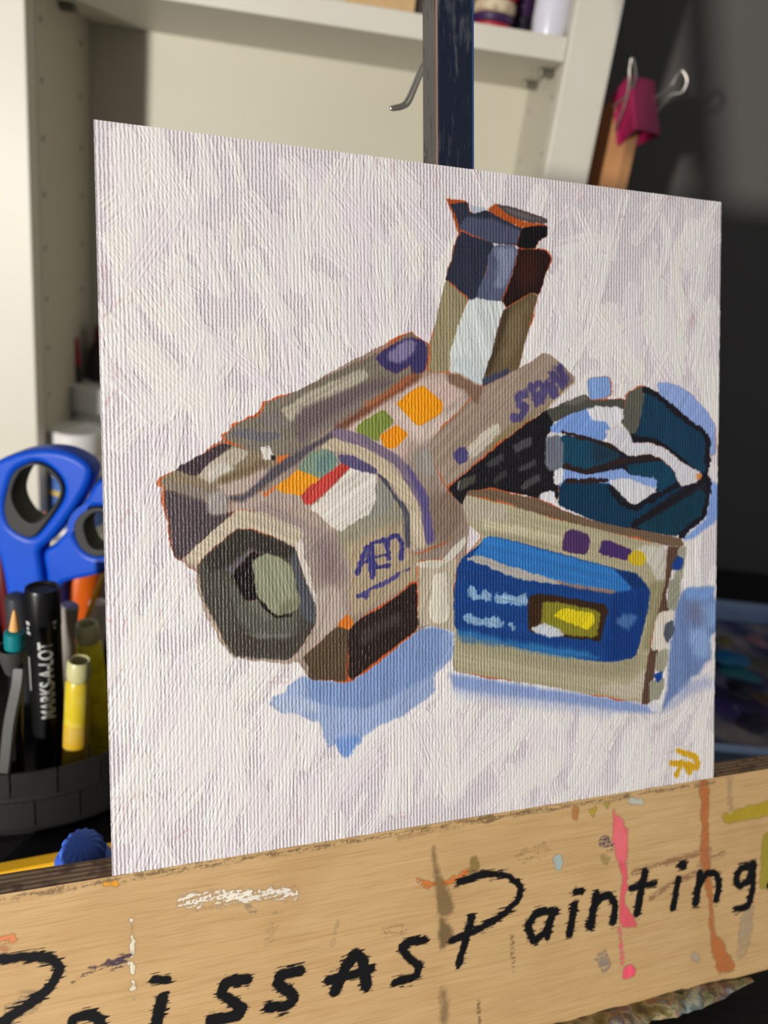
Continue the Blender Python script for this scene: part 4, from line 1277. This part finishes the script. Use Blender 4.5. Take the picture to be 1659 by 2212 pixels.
# upright handle strap rising from the rim, ending in a small cup
s_pts = [onY(2, 1705, frontY + .003), onY(12, 1650, frontY + .004), onY(22, 1560, frontY + .007), onY(38, 1480, frontY + .010), onY(42, 1440, frontY + .012)]
bm = bmesh.new(); pv = None
cc = catmull([tuple(p) for p in s_pts], 6)
for i, c in enumerate(cc):
    w_ = .0022; t_ = .0016
    ring = [bm.verts.new((c[0] + dx * w_, c[1] + dy * t_, c[2])) for dx, dy in ((-1, -.7), (-.8, -1), (.8, -1), (1, -.7), (1, .7), (.8, 1), (-.8, 1), (-1, .7))]
    if pv:
        for j in range(8): bm.faces.new((pv[j], pv[(j + 1) % 8], ring[(j + 1) % 8], ring[j]))
    else: bm.faces.new(ring)
    pv = ring
bm.faces.new(pv)
gry = mat('charcoal_strap', (62, 62, 60), .5)
strap = link('strap', tomesh(bm), gry, caddy, smooth=40)
cu_ = onY(28, 1428, frontY + .014)
link('cup', lathe([(.0030, -.005), (.0045, .0), (.0054, .004), (.0056, .0065), (.0049, .0065), (.0044, .004), (.002, -.003)], cu_), gry, strap, smooth=40)


def up_to(top, low_px, depth_y):               # a point low on the same stick, on the plane y = depth_y
    return onY(low_px[0], low_px[1], depth_y)


# scissors: two bowed handles on one upright plane
SO = P(85, 1200, .362)
sxv = Vector((cx[0], cx[1], 0)).normalized(); sxv = Vector((math.cos(-.10) * sxv.x - math.sin(-.10) * sxv.y, math.sin(-.10) * sxv.x + math.cos(-.10) * sxv.y, 0))
szv = Vector((0, 0, 1)); syv = szv.cross(sxv)
SM = Matrix(((sxv.x, syv.x, szv.x, SO.x), (sxv.y, syv.y, szv.y, SO.y), (sxv.z, syv.z, szv.z, SO.z), (0, 0, 0, 1)))


def sp2(x, y, dy=0.):
    r = ray(x, y); o_ = np.array(SO) + np.array(syv) * dy
    kk_ = ((o_ - CAMLOC) @ np.array(syv)) / (r @ np.array(syv))
    q_ = Vector(CAMLOC + r * kk_) - SO
    return (q_.dot(sxv), q_.dot(szv))


def loop(pts, dy=0., n=6): return [tuple(q_) for q_ in catmull([sp2(pts[i], pts[i + 1], dy) for i in range(0, len(pts), 2)], n, True)]


blue_pl = mat('blue_handle_plastic', (0, 74, 196), .45, spec=.35)
grip = mat('black_grip', (38, 38, 38), .6)
sc = empty('scissors', SM @ Vector((0, 0, -.05)), 'blue-handled scissors standing in the caddy, bows up', 'scissors')
FT = -.006
lo_ = (-34,1015, 22,985, 75,972, 130,975, 172,992, 195,1016, 191,1045, 172,1082, 142,1126, 108,1168, 86,1190, 88,1225, 96,1290, 92,1330, 40,1345, 16,1300, 4,1240, -8,1195, -34,1140, -50,1075)
li_ = (16,1060, 32,1020, 71,1000, 104,1009, 133,1041, 134,1076, 107,1120, 74,1158, 48,1156, 20,1135, 10,1100)
h1 = link('handle', outline_solid([loop(lo_, FT), loop(li_, FT)], .0125, .0028, SM), blue_pl, sc, smooth=50)
g_o = (15,1060, 31,1019, 71,999, 105,1008, 134,1040, 135,1076, 108,1121, 75,1159, 47,1157, 19,1136, 9,1100)
g_i = (28,1060, 44,1022, 71,1005, 98,1012, 126,1042, 128,1070, 105,1106, 76,1128, 54,1122, 33,1092)
link('grip_insert', outline_solid([loop(g_o, FT), loop(g_i, FT)], .0135, .0010, SM), grip, h1, smooth=50)
SM2 = SM @ Matrix.Translation((0, .0005, 0))
ro_ = (94,1196, 118,1176, 156,1130, 186,1078, 205,1046, 228,1036, 262,1048, 296,1090, 302,1140, 280,1195, 236,1232, 186,1248, 150,1256, 132,1270, 128,1330, 100,1330, 100,1250)
ri_ = (160,1136, 172,1112, 194,1098, 222,1096, 256,1114, 264,1150, 250,1186, 220,1202, 190,1196, 168,1172)
h2 = link('handle', outline_solid([loop(ro_, -.004), loop(ri_, -.004)], .0105, .0026, SM2), blue_pl, sc, smooth=50)
rg_i = (184,1138, 194,1116, 216,1106, 242,1118, 250,1148, 238,1176, 216,1186, 196,1176)
link('grip_insert', outline_solid([loop(ri_, -.004), loop(rg_i, -.004)], .0112, .0010, SM2), grip, h2, smooth=50)
for s_, nm in ((-.0030, 'blade'), (.0030, 'blade')):
    link(nm, outline_solid([[(-.004 + s_, -.074), (.004 + s_, -.074), (.006 + s_, -.028), (-.006 + s_, -.028)]], .0014, .0003, SM @ Matrix.Translation((0, s_ * .4, 0))), steel, sc)
link('pivot_screw', lathe([(.0028, 0), (.0032, .0006), (.0028, .0014)], SM @ Vector((.0, -.0076, -.033)), -syv), steel, sc, smooth=40)


def rod(name, top, low, r, parts, label, cat, group=None, seg=28):
    """an upright pen or pencil: parts = (part name, [(radius, distance down from the top end)], material)"""
    ax = (top - low).normalized()
    zend = .0045
    base = top - ax * ((top.z - zend) / ax.z)
    Lr = (top - base).length
    e = empty(name, base, label, cat, group)
    out = []
    for (pn, pr_, m_) in parts:
        pf = [(r * f_, Lr - (dd if dd is not None else Lr)) for f_, dd in pr_]
        pf = list(reversed(pf))
        out.append(link(pn, lathe(pf, base, ax, seg), m_, e, smooth=40))
    return e, base, ax, Lr, out


# black marker
mk_y = P(92, 1400, .330).y
T_, B_ = onY(91, 1268, mk_y), onY(113, 1690, mk_y - .004)
rm = abs(onY(128, 1300, mk_y).x - onY(55, 1300, mk_y).x) / 2
ink_black = mat('marker_black', (20, 20, 22), .32)
mk, mb, max_, mL, mo = rod('marker_pen', T_, B_, rm, [
    ('barrel', [(.70, .0015), (.80, .0002), (.96, .0), (1.0, .0012), (1.0, .017), (.97, .0175), (.97, .05), (.97, .088), (.93, .090), (.93, None)], ink_black),
    ('end_plug', [(.70, .0011), (.70, .0030)], mat('plug_navy', (30, 32, 58), .4))],
    'thick black marker with white lettering standing in front of the blue scissors', 'marker')
white_ink = mat('white_ink', (196, 198, 196), .5)
tm = text_mesh('MARKS-A-LOT', .0082)
ws = [v.co.x for v in tm.vertices]; span = max(ws) - min(ws); sclx = .0365 / span
bmt = bmesh.new(); bmt.from_mesh(tm)
bmesh.ops.subdivide_edges(bmt, edges=[e for e in bmt.edges if e.calc_length() > .0015], cuts=2)
q_ax = max_; side = Vector((1, 0, 0)); side = (side - q_ax * side.dot(q_ax)).normalized(); frontv = side.cross(q_ax)
if frontv.y > 0: frontv = -frontv
for v in bmt.verts:
    al_ = v.co.x * sclx; ac = v.co.y * 1.0
    th_ = -ac / rm + .42                        # text runs up the barrel
    hh = mL - .0405 + al_
    v.co = mb + q_ax * hh + (side * math.sin(th_) + frontv * math.cos(th_)) * (rm * .97 + .00012)
tmm = bpy.data.meshes.new('t'); bmt.to_mesh(tmm); bmt.free()
o = link('lettering', tmm, white_ink, mo[0]); o['label'] = 'white lettering running up the barrel'
bm = bmesh.new()
for (t0, t1, h0, h1_) in ((-.82, -.72, .030, .046), (-.86, -.52, .0135, .0150), (-.80, -.60, .0160, .0172), (-.82, -.50, .0180, .0192), (.86, 1.12, .0130, .0146), (.90, 1.05, .0155, .0168)):
    vv = []
    for (tt_, hh) in ((t0, h0), (t1, h0), (t1, h1_), (t0, h1_)):
        vv.append(bm.verts.new(mb + q_ax * (mL - hh) + (side * math.sin(tt_) + frontv * math.cos(tt_)) * (rm * 1.0 + .00015)))
    bm.faces.new(vv)
link('printed_bars', tomesh(bm), white_ink, mo[0])

# highlighters, caps off
hy = mat('highlighter_yellow', (206, 182, 40), .35, noise=((214, 196, 90), .6), nscale=160)
hyb = mat('highlighter_bright', (250, 238, 40), .3, noise=((196, 186, 50), .6), nscale=120)
hcl = mat('frosted_collar', (196, 192, 140), .4)
hor = mat('amber_label', (204, 160, 30), .45, noise=((196, 176, 90), .6), nscale=200)
for (tp, lw, Yd, rp, bm_, lb, txt) in (((171, 1425), (160, 1690), .318, 27, hy, True, 'shorter yellow highlighter with an amber label, in front in the caddy'),
                                       ((187, 1345), (226, 1660), .340, 27, hyb, False, 'longer bright yellow highlighter leaning at the canvas edge in the caddy')):
    y_ = P(tp[0], tp[1], Yd).y
    T_, B_ = onY(tp[0], tp[1], y_), onY(lw[0], lw[1], y_)
    r_ = rp / F * Yd
    ps = [('collar', [(.55, .008), (.62, .0006), (.80, .0), (.92, .0012), (.94, .0075), (.84, .009)], hcl),
          ('barrel', [(.84, .0092), (.98, .011), (1.0, .018), (1.0, .05), (.96, .062), (.90, None)], bm_)]
    if lb: ps.append(('label', [(1.0, .030), (1.012, .0304), (1.005, .053), (.99, .0534)], hor))
    rod('highlighter', T_, B_, r_, ps, txt, 'highlighter')

# orange-handled tool, yellow pencil, tubes, brush, pencils further back
org = mat('orange_plastic', (206, 92, 18), .3)
yel = mat('pencil_yellow', (244, 184, 30), .4); wood_tip = mat('pencil_wood', (214, 160, 92), .6)
y_ = P(180, 1260, .378).y
T_, B_ = onY(188, 1205, y_), onY(160, 1400, y_)
rod('craft_knife', T_, B_, .0088, [('handle', [(.5, .0), (.9, .001), (1.0, .004), (1.0, .03), (.85, .05), (.8, None)], org)], 'orange tool handle behind the marker and under the scissors', 'tool')
y_ = P(200, 1290, .356).y
T_, B_ = onY(222, 1240, y_), onY(188, 1335, y_)
rod('pencil', T_, B_, .0011, [('shaft', [(.6, .0), (1., .001), (1., None)], yel)], 'thin yellow stick leaning across the orange handle in the caddy', 'pencil', seg=6)
y_ = P(148, 1340, .350).y
T_, B_ = onY(150, 1306, y_), onY(140, 1400, y_)
rod('glue_tube', T_, B_, .0042, [('tube', [(.8, .0), (1., .0008), (1., .02), (.95, None)], mat('pale_grey_tube', (150, 142, 136), .4))], 'pale grey tube just right of the black marker', 'tube')
y_ = P(212, 1320, .372).y
T_, B_ = onY(212, 1296, y_), onY(205, 1400, y_)
rod('glue_tube', T_, B_, .0042, [('tube', [(.5, .0), (.95, .001), (1., .006), (1., None)], mat('frosted_white_tube', (204, 200, 196), .3))], 'frosted white tube at the canvas edge behind the highlighters', 'tube')
y_ = cu_.y
T_, B_ = onY(31, 1318, y_), onY(33, 1440, y_)
rod('paint_brush', T_, B_, .0038, [('tip', [(.1, .0), (.25, .002), (.55, .0085)], wood_tip), ('ferrule', [(.7, .0087), (1.0, .0095), (1.05, .013), (1.0, .0165), (.8, .017)], mat('teal_ring', (14, 118, 124), .35)),
     ('shaft', [(.75, .0172), (.75, None)], ink_black)], 'teal-ringed brush end with a pointed ochre tip at the left of the caddy', 'brush')
y_ = P(30, 1290, .345).y
q_ = onY(30, 1290, y_)
rod('pen', onY(34, 1283, y_), onY(44, 1420, y_), .0046, [('barrel', [(.6, .0), (.95, .0012), (1., .004), (1., None)], mat('slate_pen', (58, 60, 66), .4))], 'dark slate pen end behind the teal-ringed brush', 'pen')
y_ = P(50, 1090, .392).y
rod('pencil', onY(47, 1083, y_), onY(68, 1210, y_), .0028, [('red_cap', [(.85, .0), (1., .0008), (1., .0065)], mat('pencil_red', (176, 14, 18), .4)), ('band', [(1., .0066), (1.02, .0068), (1.02, .0125)], mat('pencil_gold', (206, 150, 34), .4)),
     ('shaft', [(1., .0127), (1., None)], mat('pencil_dark', (48, 32, 30), .5))], 'red-topped pencil with a gold band seen through the scissor bow', 'pencil')
y_ = P(4, 1200, .385).y
rod('pen', onY(-6, 1150, y_), onY(14, 1290, y_), .0040, [('barrel', [(.8, .0), (1., .001), (1., .03), (.95, None)], mat('maroon_pen', (92, 14, 18), .4))], 'maroon pen at the left edge beside the scissors', 'pen')
y_ = P(98, 1110, .40).y
rod('brush_handle', onY(97, 1106, y_), onY(86, 1230, y_), .0022, [('shaft', [(.3, .0), (.9, .003), (1., .02), (1., None)], mat('salmon_wood', (226, 140, 96), .5))], 'salmon wooden handle seen through the lower part of the scissor bow', 'brush')

# ------------------------------------------------------------------ small things on the table before the caddy
y0_ = frontY - .012
pa_, pb_ = onY(-40, 1893, y0_), onY(300, 1822, y0_ + .012)
zz_ = .0041
pa_ = Vector((onZ(-60, 1898, zz_).x, onZ(-60, 1898, zz_).y, zz_)); pb_ = onZ(290, 1832, zz_)
pcl = empty('pencil', pa_, 'yellow pencil lying on the table behind the tray board', 'pencil')
link('shaft', lathe([(.0040, 0), (.0040, (pb_ - pa_).length * .93)], pa_, (pb_ - pa_), 6), yel, pcl)
_dv = (pb_ - pa_).normalized(); _ll = (pb_ - pa_).length
link('sharpened_end', lathe([(.0040, 0), (.0008, .016)], pa_ + _dv * (_ll * .93 + .0002), _dv, 6), wood_tip, pcl)

cb = mat('cap_blue', (82, 130, 248), .5, noise=((70, 112, 232), .5), nscale=120)
cc_ = P(181, 1862, .268)
cc_.z = max(cc_.z, .012)
cap = empty('screw_cap', (cc_.x, cc_.y, 0), 'ridged blue bottle cap standing behind the canvas corner', 'bottle')
link('neck', lathe([(.0082, .0002), (.0084, .004), (.0084, cc_.z - .003)], (cc_.x, cc_.y, 0)), cb, cap, smooth=40)
link('flange', lathe([(.0086, 0), (.0094, .0012), (.0094, .004), (.0080, .0048)], (cc_.x, cc_.y, cc_.z - .0028)), cb, cap, smooth=40)
link('ridged_cap', lathe([(.0066, .0), (.0072, .001), (.0072, .005), (.0062, .0082), (.0042, .0102), (.002, .0108)], (cc_.x, cc_.y, cc_.z + .0022), (.05, -.35, .94), seg=120,
                         flute=lambda t, h: .045 * math.cos(15 * t)), cb, cap, smooth=60)
bb = onZ(57, 1888, .0022)
tag(link('blue_bead', lathe([(.0008, 0), (.0019, .0008), (.0021, .002), (.0015, .0034), (.0004, .004)], (bb.x, bb.y - .004, .0002)), cb, smooth=60), 'tiny blue bead in front of the yellow pencil', 'bead')

# ------------------------------------------------------------------ the plastic palette box on the right
pf, pk = onZ(1600, 1632, .012), onZ(1600, 1318, .012)
pal = empty('palette_box', (pf.x + .05, (pf.y + pk.y) / 2, 0), 'clear plastic palette box smeared with blue and purple paint right of the canvas', 'palette')
k = NT('clear_box_plastic')
k.b.inputs['Base Color'].default_value = L4((150, 168, 190)); k.b.inputs['Roughness'].default_value = .12
k.b.inputs['Transmission Weight'].default_value = .55; k.b.inputs['IOR'].default_value = 1.45
tc = k.n('TexCoord'); nz = k.n('TexNoise', {'Vector': tc.outputs['Object'], 'Scale': 60., 'Detail': 4.})
k.link(k.n('MapRange', {0: nz.outputs[0], 3: .05, 4: .3}).outputs[0], k.b.inputs['Roughness'])
clear = k.m
px0, px1, py0, py1 = pf.x - .10, pf.x + .12, pf.y, pk.y
k = NT('palette_paint_film')
tc = k.n('TexCoord')
n1 = k.n('TexNoise', {'Vector': tc.outputs['Object'], 'Scale': 26., 'Detail': 5., 'Distortion': .6})
cr = k.n('ValToRGB', {0: n1.outputs[0]})
e = cr.color_ramp.elements; e[0].position = .3; e[0].color = L4((20, 18, 40)); e[1].position = .75; e[1].color = L4((160, 158, 166))
for p_, c_ in ((.42, (40, 32, 84)), (.48, (62, 54, 100)), (.55, (92, 96, 124)), (.63, (140, 124, 126))):
    q = e.new(p_); q.color = L4(c_)
k.link(cr.outputs[0], k.b.inputs['Base Color']); k.b.inputs['Roughness'].default_value = .3
film = k.m
link('paint_film', boxmesh((px0 + .004, py0 + .004, .0032), (px1 - .004, py1 - .004, .0038), 0), film, pal)
link('base_plate', boxmesh((px0, py0, .0002), (px1, py1, .0030), .0008), clear, pal)
rim_m = mat('box_rim_highlight', (158, 184, 224), .18, coat=.6)  # bluish highlights of the clear rim put into its base colour
for (lo_b, hi_b, nm) in (((px0, py0, .0031), (px1, py0 + .003, .015), 'front_wall'), ((px0, py1 - .003, .0031), (px1, py1, .015), 'rear_wall'),
                         ((px0, py0 + .0031, .0031), (px0 + .003, py1 - .0031, .015), 'side_wall'), ((px1 - .003, py0 + .0031, .0031), (px1, py1 - .0031, .015), 'side_wall')):
    link(nm, boxmesh(lo_b, hi_b, .001), clear if nm != 'rear_wall' else rim_m, pal)
link('front_lip', boxmesh((px0 - .002, py0 - .004, .0151), (px1 + .002, py0 + .002, .0175), .001), rim_m, pal)
link('rear_lip', boxmesh((px0 - .002, py1 - .002, .0151), (px1 + .002, py1 + .004, .0175), .001), rim_m, pal)
rb = np.random.default_rng(3)


def blob(x, y, r, col, nm='dried_paint', h=.003):
    c_ = onZ(x, y, .0040)
    ph_ = rb.uniform(0, 6, 4)
    fl = lambda t, hh: .18 * math.cos(2 * t + ph_[0]) + .12 * math.cos(3 * t + ph_[1]) + .06 * math.cos(5 * t + ph_[2])
    o_ = link(nm, lathe([(r, 0), (r * .96, h * .3), (r * .75, h * .7), (r * .4, h * .95), (r * .1, h)], (c_.x, c_.y, .0040), seg=40, flute=fl), mat('paint_%d_%d_%d' % col, col, .3), pal, smooth=70)


blob(1582, 1425, .012, (10, 110, 160), h=.004); blob(1598, 1455, .011, (8, 104, 120)); blob(1566, 1385, .006, (110, 104, 50)); blob(1635, 1385, .008, (150, 110, 120))
blob(1570, 1535, .012, (52, 34, 104)); blob(1625, 1560, .012, (26, 20, 52)); blob(1585, 1535, .003, (120, 128, 160)); blob(1650, 1440, .016, (92, 88, 84)); blob(1600, 1490, .010, (16, 18, 50))
blob(1645, 1510, .008, (84, 60, 50))
